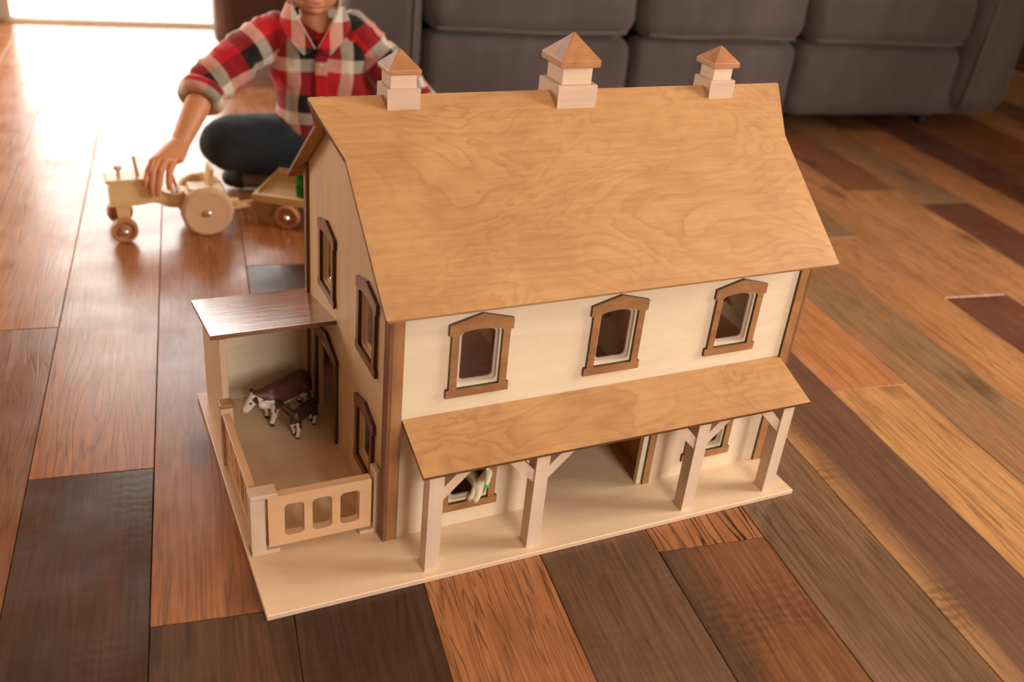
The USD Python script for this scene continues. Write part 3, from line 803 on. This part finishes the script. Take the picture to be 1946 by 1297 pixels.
put('halter', blob([[((.2215, -.0135, .122), .0062), ((.2245, -.0155, .116), .0055)]], .003, 2, 14), 'green_plastic', p, smooth=True, label='green halter piece')

# ------------------------------------------------------------------ toy tractor and wagon
TY = 1.775
tr = thing('toy_tractor', (-.2, TY, 0), label='pale wooden toy tractor under the hand of the sitting person', cat='toy tractor')
body = sg.Polygon([(-.388, .112), (-.300, .112), (-.255, .118), (-.232, .112), (-.205, .098), (-.185, .094), (-.02, .094), (-.02, .142), (-.225, .142), (-.236, .165), (-.245, .192), (-.384, .196), (-.384, .18), (-.388, .178)])
put('body', plate(body, .075, (0, TY + .0375, 0), (1, 0, 0), (0, 0, 1)), 'pine_toy', tr)
put('hood_top', cbox(-.396, -.243, TY - .040, TY + .040, .192, .204, .003), 'pine_toy', tr)
put('platform', lathe([(0, 0), (.036, 0), (.038, .002), (.038, .008), (.036, .010), (0, .010)], (-.185, TY - .012, .140), (0, 0, 1), 28), 'pine_toy', tr)
put('front_pedestal', hull([(x, TY + y, z) for x, z in ((-.372, .114), (-.325, .114), (-.365, .028), (-.335, .028)) for y in (-.03, .03)]), 'pine_toy', tr)
put('front_axle', tube([(-.353, TY - .10, .046), (-.353, TY + .12, .046)], .006), 'steel', tr)
put('rear_axle', tube([(-.085, TY - .095, .0875), (-.085, TY + .095, .0875)], .007), 'steel', tr)


def wheel(parent, c, r, wdt, mat, name='wheel', groove=True, treads=0):
    sgn = -1
    prof = [(0, 0), (.2 * r, 0), (.2 * r, .0012), (.72 * r, .0012), (.74 * r, .0002), (.86 * r, .0), (.88 * r, .003), (.93 * r, .003), (r, .009), (r, wdt - .006), (.94 * r, wdt), (0, wdt)] if groove else [(0, .004), (.36 * r, .004), (.5 * r, .011), (.62 * r, .011), (.74 * r, .003), (.9 * r, .002), (r, .009), (r, wdt - .006), (.9 * r, wdt), (0, wdt)]
    m = lathe(prof, c, (0, 1, 0), 64)
    if treads:
        v = np.array(m.vertices); q = v - np.asarray(c)
        rad = np.hypot(q[:, 0], q[:, 2]); ang = np.arctan2(q[:, 2], q[:, 0])
        kk = np.where(rad > .95 * r, 1 - .022 * (np.sin(ang * treads) > 0), 1.0)
        v[:, 0], v[:, 2] = c[0] + q[:, 0] * kk, c[2] + q[:, 2] * kk
        m.vertices = v
    w_ = put(name, m, mat, parent, smooth=35)
    put('hub_nut', lathe([(.010, 0), (.012, -.003), (.011, -.007), (.007, -.011), (0, -.0125)], c, (0, 1, 0), 14), 'steel', w_, smooth=40)


wheel(tr, (-.085, TY - .09, .0875), .0875, .034, 'beech_wheel', treads=32)
wheel(tr, (-.085, TY + .056, .0875), .0875, .034, 'beech_wheel', treads=32)
wheel(tr, (-.355, TY - .092, .0435), .0425, .032, 'red_wheel', groove=False)
wheel(tr, (-.355, TY + .075, .0435), .0425, .032, 'red_wheel', groove=False)
put('exhaust_stack', tube([(-.293, TY, .2), (-.300, TY, .272)], .006), 'pine_toy', tr, smooth=40)
put('cap_peg', lathe([(.006, 0), (.006, .022), (.0125, .027), (.0135, .033), (.010, .038), (0, .039)], (-.352, TY, .203), (0, 0, 1), 20), 'maple_pink', tr, smooth=40)
for x, y in ((-.205, TY - .030), (-.19, TY - .034)):
    put('lamp_stud', lathe([(.009, 0), (.011, .004), (.010, .012), (.005, .017), (0, .018)], (x + .02, y, .150), (0, 0, 1), 16), 'white_plastic', tr, smooth=40, label='white stud')
put('seat', cat(cbox(-.135, -.06, TY - .04, TY + .04, .142, .156, .003), hull([(x, TY + y, z) for x, z in ((-.075, .15), (-.060, .15), (-.062, .222), (-.050, .222)) for y in (-.04, .04)])), 'pine_toy', tr)
put('lever', tube([(-.172, TY - .02, .150), (-.188, TY - .02, .215)], .0055), 'red_wheel', tr, smooth=40)
put('hitch', cbox(-.03, .035, TY - .016, TY + .016, .078, .096, .002), 'pine_toy', tr)

wa = np.array([.79, -.613, 0]); wb = np.array([.527, .85, 0]); wb /= np.linalg.norm(wb); wa = np.array([wb[1], -wb[0], 0])
wo = np.array([.097, 1.778, 0])
wag = thing('toy_wagon', tuple(wo), label='flat wooden toy wagon with raised rim hitched behind the tractor', cat='toy wagon')


def wbox(a0, a1, b0, b1, z0, z1, c=.002):
    m = cbox(a0, a1, b0, b1, z0, z1, c)
    v = np.array(m.vertices)
    m.vertices = wo + v[:, :1] * wa + v[:, 1:2] * wb + v[:, 2:] * [0, 0, 1]
    return m


WL, WB = .40, .264
for k in range(5):
    put('plank', wbox(0, WL, k * WB / 5 + .0008, (k + 1) * WB / 5 - .0008, .088, .100, .001), 'pine_toy', wag)
put('rim_board', wbox(0, WL, -.012, 0, .082, .112), 'pine_toy', wag)
put('rim_board', wbox(0, WL, WB, WB + .012, .082, .112), 'pine_toy', wag)
put('rim_board', wbox(-.012, 0, -.012, WB + .012, .082, .112), 'pine_toy', wag)
put('rim_board', wbox(WL, WL + .012, -.012, WB + .012, .082, .112), 'pine_toy', wag)
for a in (.12, WL - .08):
    put('axle_block', wbox(a - .025, a + .025, .0, WB, .052, .082), 'maple_x', wag)


def wagon_wheel(a, b):
    m = lathe([(0, .004), (.016, .004), (.021, .011), (.027, .011), (.032, .003), (.040, .002), (.0435, .009), (.0435, .026), (.038, .032), (0, .032)], (0, 0, 0), (0, 1, 0), 40)
    v = np.array(m.vertices)
    o = wo + a * wa + b * wb + np.array([0, 0, .0437])
    flip = 1 if b < .1 else -1
    m.vertices = o + v[:, :1] * wa * flip + v[:, 1:2] * wb * flip + v[:, 2:] * [0, 0, 1]
    if flip < 0:
        pass
    w_ = put('wheel', m, 'red_wheel', wag, smooth=35)
    n = lathe([(.010, .004), (.011, .0), (.007, -.006), (0, -.0075)], (0, 0, 0), (0, 1, 0), 14); v = np.array(n.vertices)
    n.vertices = o + v[:, :1] * wa * flip + v[:, 1:2] * wb * flip + v[:, 2:] * [0, 0, 1]
    put('hub_nut', n, 'steel', w_, smooth=40)


for a in (.12, WL - .08):
    wagon_wheel(a, -.034); wagon_wheel(a, WB + .012)
put('tongue', hull([q + np.array([0, 0, z]) + s_ * .012 * np.array([.3, .95, 0]) for q in (np.array([.0, TY, 0]), wo + wa * .10 + wb * WB * .5) for z in (.060, .0775) for s_ in (-1, 1)]), 'pine_toy', wag)

hay = thing('toy_hay', tuple(wo + wa * .22 + wb * .12 + np.array([0, 0, .1])), label='green tufted toy hay block standing on the wagon bed', cat='toy hay')
hm = as_tri(ball_hull([((a, b, z), .012) for a in (.152, .27) for b in (.03, .23) for z in (.115, .20)]).refine_to_length(.006))
v = np.array(hm.vertices)
v = v + (np.stack([meshkit.fbm(v * 60, 3, s_) for s_ in (1, 2, 3)], 1) - .5) * .03
v[:, 2] = np.maximum(v[:, 2], .1005)
hm.vertices = wo + v[:, :1] * wa + v[:, 1:2] * wb + v[:, 2:] * [0, 0, 1]
put('block', hm, 'grass_green', hay)

# ------------------------------------------------------------------ sofa and ottoman
sofa = thing('sofa', tuple(rm(2.15, 3.4)), label='long grey brown suede recliner sofa behind the toy house', cat='sofa')
SEATS = [(.655, 1.692), (1.692, 2.612), (2.612, 3.635)]
SF = 2.80
put('frame', cat(room_box(.40, 3.92, SF + .06, 4.15, .075, .40, .02), room_box(.40, 3.92, 3.75, 4.2, .30, 1.05, .03)), 'suede', sofa)
for i, (a, b) in enumerate(SEATS):
    put('footrest', pillow(a + .006, b - .006, SF - .015, SF + .2, .082, .452, .07, .010, i), 'suede', sofa, smooth=True)
    put('seat_cushion', pillow(a + .004, b - .004, SF - .05, SF + .85, .448, .76, .105, .012, i + 5), 'suede', sofa, smooth=True)
    put('back_cushion', pillow(a + .01, b - .01, SF + .62, SF + 1.0, .74, 1.02, .12, .012, i + 9), 'suede', sofa, smooth=True)
    put('head_cushion', pillow(a + .01, b - .01, SF + .70, SF + 1.12, 1.0, 1.36, .12, .012, i + 13), 'suede', sofa, smooth=True)
    put('piping', tube([rm(x, SF - .038 + .03 * abs(2 * (x - a) / (b - a) - 1) ** 6, .482 + .004 * math.sin(9 * x)) for x in np.linspace(a + .06, b - .06, 24)], .0055, 6), 'suede_seam', sofa, smooth=True)
put('armrest', pillow(.305, .652, SF - .06, 4.2, .085, .98, .10, .008, 21), 'suede', sofa, smooth=True)
put('armrest', pillow(3.655, 4.02, SF - .04, 4.2, .085, .98, .12, .008, 22), 'suede', sofa, smooth=True)
put('piping', tube([rm(3.685 + .06 * (z - .1), SF - .035, z) for z in np.linspace(.15, .9, 20)], .006, 6), 'suede_seam', sofa, smooth=True)
put('piping', tube([rm(.605, SF - .055, z) for z in np.linspace(.15, .9, 20)], .006, 6), 'suede_seam', sofa, smooth=True)
for w in (.5, 2.66, 3.6):
    for s_ in (SF + .14, 4.05):
        put('foot', lathe([(.022, 0), (.028, .01), (.03, .076), (0, .076)], rm(w, s_), (0, 0, 1), 16), 'black_rubber', sofa)
otto = thing('ottoman', tuple(rm(.05, 4.3)), label='reddish brown leather ottoman beside the bright patio door', cat='ottoman')
put('body', pillow(-.22, .27, 3.97, 4.5, .04, .62, .10, .008, 31), 'ottoman_leather', otto, smooth=True)
put('cushion', pillow(-.23, .28, 3.96, 4.51, .60, .80, .085, .008, 32), 'ottoman_leather', otto, smooth=True)
for w in (-.13, .18):
    for s_ in (4.06, 4.41):
        put('foot', lathe([(.02, 0), (.026, .05), (0, .05)], rm(w, s_), (0, 0, 1), 14), 'black_rubber', otto)

# ------------------------------------------------------------------ the sitting person
P = lambda *a: np.array(a, float)
boy = thing('person', (.42, 2.1, 0), label='person in red checked shirt sitting cross-legged, one hand on the toy tractor', cat='person')
HIP, BELLY, CHEST, NECKB, NECK = P(.46, 2.12, .15), P(.445, 2.12, .33), P(.418, 2.115, .49), P(.403, 2.130, .590), P(.401, 2.138, .650)
RT = P(-.97, -.22, 0); RT = P(.9756, -.2195, 0)              # towards the figure's left, in the picture's right
SHR, SHL = P(.268, 2.155, .575), P(.548, 2.095, .59)
ELR, WRR = P(.010, 2.065, .455), P(-.136, 1.862, .282)
ELL, WRL = P(.715, 1.995, .405), P(.792, 1.925, .305)
KNR, KNL = P(.052, 2.095, .185), P(.86, 1.93, .185)
ANR, ANL = P(.37, 2.09, .10), P(.255, 2.08, .058)
FWD = P(-.20, -.97, -.13); FWD /= np.linalg.norm(FWD)
HR = np.cross(FWD, [0, 0, 1]); HR /= np.linalg.norm(HR)
HU = np.cross(HR, FWD)
HC = P(.396, 2.118, .812)


HK = 1.18


def head_mesh():
    s = trimesh.creation.icosphere(5, 1.0)
    d = np.array(s.vertices)                       # x: figure's right, y: forward, z: up
    x, y, z = d.T
    r = np.array([.099, .115, .133])
    v = d * r
    low = np.clip(-z, 0, 1)
    v[:, 0] *= 1 - .15 * low ** 2.0               # jaw narrows
    v[:, 1] *= np.where(y < 0, 1 - .35 * low ** 1.2, 1 - .06 * low)
    g = lambda cx, cz, sx, sz: np.exp(-((v[:, 0] - cx) / sx) ** 2 - ((v[:, 2] - cz) / sz) ** 2) * (y > 0)
    v[:, 1] += .028 * g(0, -.022, .013, .016) + .014 * g(0, .004, .009, .024)         # nose
    v[:, 1] += .010 * g(0, -.062, .026, .006) + .010 * g(0, -.075, .022, .006)        # lips
    v[:, 1] -= .006 * g(0, -.0685, .030, .003)
    v[:, 1] -= .006 * g(0, -.090, .03, .008)
    v[:, 1] += .014 * g(0, -.112, .026, .018)                                         # chin
    v[:, 1] -= .012 * (g(-.034, .006, .018, .012) + g(.034, .006, .018, .012))        # eye sockets
    v[:, 1] += .005 * (g(-.034, .032, .025, .008) + g(.034, .032, .025, .008))        # brows
    v[:, 0] += np.sign(x) * .006 * np.exp(-((v[:, 2] + .035) / .03) ** 2) * (y > .2)   # cheeks
    v = v * HK
    w = HC + v[:, :1] * HR + v[:, 1:2] * FWD + v[:, 2:] * HU
    return trimesh.Trimesh(w, s.faces, process=False)


def hp(a, b, c):
    return HC + HK * (a * HR + b * FWD + c * HU)


# right hand over the tractor's hood: knuckles, mid joints and tips of the four fingers from the little finger on, and the thumb
KN = [P(-.243, 1.770, .249), P(-.222, 1.764, .259), P(-.198, 1.764, .258), P(-.174, 1.770, .250)]
MID = [P(-.262, 1.742, .228), P(-.246, 1.729, .232), P(-.222, 1.726, .232), P(-.194, 1.732, .226)]
TIP1 = [P(-.272, 1.724, .205), P(-.254, 1.719, .188), P(-.235, 1.717, .186), P(-.200, 1.722, .194)]
TIP = [P(-.275, 1.724, .189), P(-.255, 1.722, .158), P(-.238, 1.721, .154), P(-.199, 1.724, .172)]
RAD = [.0105, .0118, .0122, .0120]
palm = [ball_hull([(WRR, .030), (KN[0] * .75 + WRR * .25, .017), (KN[3] * .75 + WRR * .25, .018)]), ball_hull([(KN[0], .0135), (KN[1], .015), (KN[2], .015), (KN[3], .0145), (WRR + (KN[1] - WRR) * .25, .027)])]
hand = [m for m in palm]
for k_, m_, t1, t2, r_ in zip(KN, MID, TIP1, TIP, RAD):
    hand += [ball_hull([(k_, r_ * 1.12), (m_, r_)]), ball_hull([(m_, r_), (t1, r_ * .92)]), ball_hull([(t1, r_ * .92), (t2, r_ * .8)])]
TH0, TH1, TH2 = WRR + P(.004, -.012, -.012), P(-.150, 1.800, .245), P(-.196, 1.832, .216)
hand += [ball_hull([(TH0, .022), (TH1, .0155)]), ball_hull([(TH1, .015), (TH2, .0125)]), ball_hull([(TH2, .0125), (P(-.222, 1.832, .196), .010)])]
hand = m3.Manifold.batch_boolean(hand, m3.OpType.Add).refine_to_length(.005)
# left hand resting on the left shin, behind the toy house
lk = [P(.852, 1.895, .298) + P(.35, .93, 0) * .021 * (i - 1.5) for i in range(4)]
lh = [ball_hull([(WRL, .029), (lk[0], .014), (lk[3], .014)])]
for i, k_ in enumerate(lk):
    e1 = k_ + P(.036, -.012, -.018); e2 = e1 + P(.018 - .002 * abs(i - 1.5), -.006, -.034)
    lh += [ball_hull([(k_, .0128), (e1, .0115)]), ball_hull([(e1, .0115), (e2, .0095)])]
lh += [ball_hull([(WRL + P(.005, -.012, -.004), .018), (P(.828, 1.862, .287), .014)]), ball_hull([(P(.828, 1.862, .287), .014), (P(.862, 1.842, .272), .0105)])]
lh = m3.Manifold.batch_boolean(lh, m3.OpType.Add).refine_to_length(.006)


def bone(a, ra, b, rb):
    return ball_hull([(a, ra), (b, rb)])


FM = ELR * .55 + WRR * .45
core = [bone(HIP, .11, BELLY, .10), ball_hull([(BELLY, .10), (CHEST + RT * .05, .095), (CHEST - RT * .05, .095)]), ball_hull([(CHEST + RT * .05, .09), (CHEST - RT * .05, .09), (NECKB, .06)]),
        bone(NECKB, .060, NECK, .053), bone(NECK, .050, HC - HU * .06 - FWD * .035, .052),
        bone(NECKB, .05, SHR, .055), bone(NECKB, .05, SHL, .055), bone(SHR, .055, ELR, .044), bone(ELR, .047, FM, .046), bone(FM, .046, WRR, .0325),
        bone(SHL, .055, ELL, .044), bone(ELL, .046, WRL, .030),
        bone(HIP - RT * .07, .09, KNR, .07), bone(KNR, .068, ANR, .042), bone(HIP + RT * .07, .09, KNL, .07), bone(KNL, .068, ANL, .04),
        bone(ANR, .036, P(.51, 2.05, .045), .028), bone(ANL, .036, P(.09, 2.12, .04), .026)]
core = m3.Manifold.batch_boolean(core, m3.OpType.Add).refine_to_length(.02)
skin = as_tri(m3.Manifold.batch_boolean([core, hand, lh], m3.OpType.Add))
skin = trimesh.Trimesh(skin.vertices, skin.faces, process=True)
trimesh.smoothing.filter_taubin(skin, lamb=.5, nu=.53, iterations=6)
hm_ = head_mesh()
try:
    A_ = m3.Manifold(m3.Mesh(np.asarray(skin.vertices, np.float32), np.asarray(skin.faces, np.uint32)))
    B_ = m3.Manifold(m3.Mesh(np.asarray(hm_.vertices, np.float32), np.asarray(hm_.faces, np.uint32)))
    both = as_tri(A_ + B_)
    if len(both.faces) < 1000:
        raise ValueError
except Exception:
    both = cat(skin, hm_)
bodyp = put('body', both, 'skin', boy, smooth=60)
for sg_ in (-1, 1):
    e = trimesh.creation.icosphere(3, 1.0); e.vertices = hp(.034 * sg_, .0985, .006) + (e.vertices * [.0145, .0105, .0090]) @ np.array([HR, FWD, HU])
    ey = put('eye', e, 'eye_white', boy, smooth=True)
    i_ = trimesh.creation.icosphere(2, 1.0); i_.vertices = hp(.034 * sg_, .1035, .0045) + (i_.vertices * [.0072, .0050, .0078]) @ np.array([HR, FWD, HU])
    put('iris', i_, 'iris', ey, smooth=True)
    put('eyebrow', tube([hp(sg_ * (.016 + .038 * k), .1105 - .030 * k * k, .033 + .005 * math.sin(2.6 * k)) for k in np.linspace(0, 1, 8)], [.002 + .0018 * math.sin(math.pi * k) for k in np.linspace(0, 1, 8)], 8), 'hair', boy, smooth=True)
    put('eyelid', tube([hp(sg_ * .034 + .0145 * q, .1065 - 9 * (q * .0145) ** 2 * 1.4, .0065 + .0055 * (1 - q * q)) for q in np.linspace(-1, 1, 9)], .0026, 8), 'skin', boy, smooth=True)
    er_ = trimesh.creation.icosphere(3, 1.0); er_.vertices = hp(sg_ * .099, -.008, -.006) + (er_.vertices * [.012, .023, .038]) @ np.array([HR, FWD, HU])
    put('ear', er_, 'skin', boy, smooth=True)
for dz, hh in ((-.0635, .0055), (-.0735, .0062)):
    pts = [hp(x, .1075 - 7 * x * x + (.001 if dz < -.07 else 0), dz + (.0015 * math.cos(x * 180) if dz > -.07 else 1.2 * x * x)) for x in np.linspace(-.027, .027, 13)]
    put('lip', tube(pts, [hh * math.sqrt(max(1 - (2 * k - 1) ** 2, .04)) for k in np.linspace(0, 1, 13)], 10), 'lip', boy, smooth=True)
hs = trimesh.creation.icosphere(5, 1.0)
hv = np.array(hs.vertices)
keep = (hv[:, 2] > .15 + .35 * np.clip(hv[:, 1], -1, 1)) & ~((hv[:, 1] > .55) & (hv[:, 2] < .62)) | ((hv[:, 1] < -.2) & (hv[:, 2] > -.45))
rr = np.array([.107, .126, .143]) * (1 + .03 * (meshkit.fbm(hv * 9, 3)[:, None] - .5) * 2)
inner = ~keep
v = hv * rr; v[inner] = hv[inner] * np.array([.080, .10, .115])
v = v * HK
hs.vertices = HC + v[:, :1] * HR + v[:, 1:2] * FWD + v[:, 2:] * HU
hs.update_faces(keep[hs.faces].any(1)); hs.remove_unreferenced_vertices()
put('hair', hs, 'hair', boy, smooth=True)


def wrinkle(m, amp, freq, seed=0, dirn=None):
    m = trimesh.Trimesh(m.vertices, m.faces, process=True)
    v = np.array(m.vertices); n = np.array(m.vertex_normals)
    q = v * freq if dirn is None else v @ (np.eye(3) * freq + np.outer(dirn, dirn) * freq * 1.6)
    v = v + n * ((meshkit.fbm(q, 3, seed) - .5) * 2 * amp)[:, None]
    m.vertices = v
    return m


def bone_uv(v, a, b, ref):
    """Cloth coordinates along a limb (metres): around it and along it."""
    d = (b - a) / np.linalg.norm(b - a)
    e1 = ref - d * (ref @ d); e1 /= np.linalg.norm(e1); e2 = np.cross(d, e1)
    q = v - a
    return np.stack([np.arctan2(q @ e2, q @ e1) * .078, q @ d], 1) * S


VIEW = P(-.45, -.85, .3)
# shirt body, sleeves, cuffs, collar, buttons
HEM = P(.452, 2.115, .25)
sh = m3.Manifold.batch_boolean([
    ball_hull([(CHEST + RT * .075, .112), (CHEST - RT * .075, .112), (NECKB + RT * .02 - P(0, 0, .03), .068), (NECKB - RT * .02 - P(0, 0, .03), .068), (SHR - P(0, 0, .02), .07), (SHL - P(0, 0, .02), .07)]),
    ball_hull([(CHEST + RT * .075, .112), (CHEST - RT * .075, .112), (BELLY + RT * .07, .118), (BELLY - RT * .07, .118)]),
    ball_hull([(BELLY + RT * .07, .118), (BELLY - RT * .07, .118), (HEM + RT * .075, .122), (HEM - RT * .085, .118)])], m3.OpType.Add).refine_to_length(.014)
sh = as_tri(sh); sh = trimesh.Trimesh(sh.vertices, sh.faces, process=True)
trimesh.smoothing.filter_taubin(sh, lamb=.5, nu=.53, iterations=10)
sh = wrinkle(sh, .020, 9, 3)
cut = np.array([.012, -.0, 0])
v = np.array(sh.vertices)
v[:, 2] = np.maximum(v[:, 2], .205 + .02 * np.sin(v[:, 0] * 30))
sh.vertices = v
warp = (meshkit.fbm(v * 6, 2, 5) - .5) * .05
uv = np.stack([(v - CHEST) @ RT + warp + .010, v[:, 2] + warp * .6 + .02 * np.abs((v - CHEST) @ RT)], 1) * S
put('shirt', sh, 'plaid', boy, smooth=True, uv=uv)
CUFR = ELR + (WRR - ELR) * .20
for name_, a, m_, e_, c_, seed in (('r', SHR, SHR * .5 + ELR * .5 + P(0, 0, .004), ELR, CUFR, 1), ('l', SHL, SHL * .5 + ELL * .5, ELL, ELL + (WRL - ELL) * .25, 2)):
    sl = blob([[(a, .082), (m_, .080), (e_ + P(.012, 0, -.012), .084), (c_, .068)]], .013, 6, 20)
    sl = wrinkle(sl, .016, 12, seed, (e_ - a) / np.linalg.norm(e_ - a))
    v = np.array(sl.vertices)
    d1 = (e_ - a) / np.linalg.norm(e_ - a)
    uvs = bone_uv(v, a, e_, VIEW)
    put('sleeve', sl, 'plaid', boy, smooth=True, uv=uvs)
    dd = (WRR - ELR) / np.linalg.norm(WRR - ELR) if name_ == 'r' else (WRL - ELL) / np.linalg.norm(WRL - ELL)
    cf = lathe([(.050, .074), (.062, .078), (.076, .074), (.082, .060), (.083, .034), (.080, .022), (.066, .018)], c_ - dd * .012, dd, 36)
    cf = wrinkle(cf, .006, 14, seed + 8)
    vv = np.array(cf.vertices)
    put('cuff', cf, 'plaid', boy, smooth=True, uv=bone_uv(vv, c_, c_ + dd, VIEW) + np.array([.02, .03]))


def ribbon(inner, outer, thick, nseg=26):
    """A thin curved plate between two smooth polylines."""
    from scipy.interpolate import CubicSpline
    tt = np.linspace(0, 1, nseg)
    f = lambda q: CubicSpline(np.linspace(0, 1, len(q)), np.array(q))(tt)
    a, b = f(inner), f(outer)
    rows = [a * (1 - k) + b * k for k in np.linspace(0, 1, 6)]
    v = np.vstack(rows); fcs = []
    for i in range(5):
        for j in range(nseg - 1):
            p0 = i * nseg + j
            fcs += [[p0, p0 + 1, p0 + nseg + 1], [p0, p0 + nseg + 1, p0 + nseg]]
    top = trimesh.Trimesh(v, fcs, process=False)
    n = np.array(top.vertex_normals)
    ctr = P(.40, 2.11, .60)
    if ((v - ctr) * n).sum() < 0:
        n = -n; fcs = [f_[::-1] for f_ in fcs]
    v2 = np.vstack([v + n * thick, v])
    N = len(v)
    ff = list(fcs) + [[c_ + N, b_ + N, a_ + N] for a_, b_, c_ in fcs]
    rim = [j for j in range(nseg)] + [i * nseg + nseg - 1 for i in range(1, 6)] + [5 * nseg + j for j in range(nseg - 2, -1, -1)] + [i * nseg for i in range(4, 0, -1)]
    for p0, p1 in zip(rim, rim[1:] + rim[:1]):
        ff += [[p0, p0 + N, p1 + N], [p0, p1 + N, p1]]
    return trimesh.Trimesh(v2, ff, process=False)


NB = P(.398, 2.105, .645)
fr_ = P(-.22, -.975, 0)
for sg_ in (-1, 1):
    lat = RT * sg_
    inner = [NB - fr_ * .085 + P(0, 0, .085), NB + lat * .066 - fr_ * .045 + P(0, 0, .082), NB + lat * .085 + fr_ * .03 + P(0, 0, .055), NB + lat * .036 + fr_ * .098 + P(0, 0, -.035), NB + lat * .008 + fr_ * .122 + P(0, 0, -.082)]
    outer = [NB - fr_ * .105 + P(0, 0, .02), NB + lat * .095 - fr_ * .05 + P(0, 0, .015), NB + lat * .122 + fr_ * .04 + P(0, 0, -.015), NB + lat * .086 + fr_ * .105 + P(0, 0, -.066), NB + lat * .046 + fr_ * .134 + P(0, 0, -.106)]
    cm = ribbon(inner, outer, .006)
    v = np.array(cm.vertices)
    c_ = put('collar', cm, 'plaid', boy, smooth=35 if False else True, uv=np.stack([(v - NB) @ RT + .030 * sg_, v[:, 2] * 1.0 + .014], 1) * S)
    from scipy.interpolate import CubicSpline as _CS
    put('collar_edge', tube(_CS(np.linspace(0, 1, 5), np.array(inner))(np.linspace(0, 1, 24)), .003, 8), 'collar_lining', c_, smooth=True)
# placket with buttons down the front
def surf(z):
    """The front of the shirt at height z."""
    v = np.array(sh.vertices)
    c_ = v[(np.abs((v - CHEST) @ RT + .004) < .02) & (np.abs(v[:, 2] - z) < .016)]
    return c_[np.argmax(c_ @ fr_)] if len(c_) else CHEST
pz = [surf(z) for z in np.linspace(.54, .26, 12)]
pz = [P(CHEST[0] + fr_[0] * ((q - CHEST) @ fr_), CHEST[1] + fr_[1] * ((q - CHEST) @ fr_), q[2]) for q in pz]
rib = hull_ = ribbon([q - RT * .022 + fr_ * .001 for q in pz], [q + RT * .022 + fr_ * .001 for q in pz], .004)
v = np.array(rib.vertices)
pk = put('placket', rib, 'plaid', boy, smooth=True, uv=np.stack([(v - CHEST) @ RT + .045, v[:, 2] + .006], 1) * S)
for q in pz[2::4]:
    put('button', lathe([(0, .0045), (.006, .0045), (.0075, .006), (.0065, .008), (0, .0075)], q, fr_, 14), 'button', pk, smooth=40)

# jeans
HR_, HL_ = HIP - RT * .075, HIP + RT * .075
ju = blob([[(HR_ + P(0, 0, .01), .128), (HR_ * .5 + KNR * .5 + P(0, 0, .01), .112), (KNR, .098)], [(KNR, .097), (KNR * .5 + ANR * .5 + P(0, -.005, -.015), .078), (ANR, .058)],
           [(HL_ + P(0, 0, .01), .128), (HL_ * .5 + KNL * .5, .11), (KNL, .096)], [(KNL, .095), (KNL * .55 + ANL * .45, .074), (KNL * .30 + ANL * .70, .056)], [(HIP, .135)], [(HIP + P(0, 0, .1), .13)]], .018, 8, 20)
ju = wrinkle(ju, .020, 8, 4)
v = np.array(ju.vertices); v[:, 2] = np.maximum(v[:, 2], .003); ju.vertices = v
put('jeans', ju, 'denim', boy, smooth=True)
# socks: the left foot shows under the right shin, toe to the left
s1 = blob([[(KNL * .22 + ANL * .78, .050), (ANL, .053), (P(.165, 2.095, .055), .050), (P(.108, 2.112, .046), .042)]], .012, 5, 20)
v = np.array(s1.vertices); v[:, 2] = np.maximum(v[:, 2], .002); s1.vertices = v
put('sock', s1, 'sock_grey', boy, smooth=True)
s2 = blob([[(P(.105, 2.111, .046), .0435), (P(.072, 2.125, .043), .036)]], .01, 4, 20)
v = np.array(s2.vertices); v[:, 2] = np.maximum(v[:, 2], .002); s2.vertices = v
put('sock_toe', s2, 'black_rubber', boy, smooth=True, label='black sock toe')
s3 = blob([[(ANR, .048), (P(.43, 2.07, .056), .048), (P(.51, 2.05, .045), .038)]], .012, 5, 20)
v = np.array(s3.vertices); v[:, 2] = np.maximum(v[:, 2], .002); s3.vertices = v
put('sock', s3, 'sock_grey', boy, smooth=True)
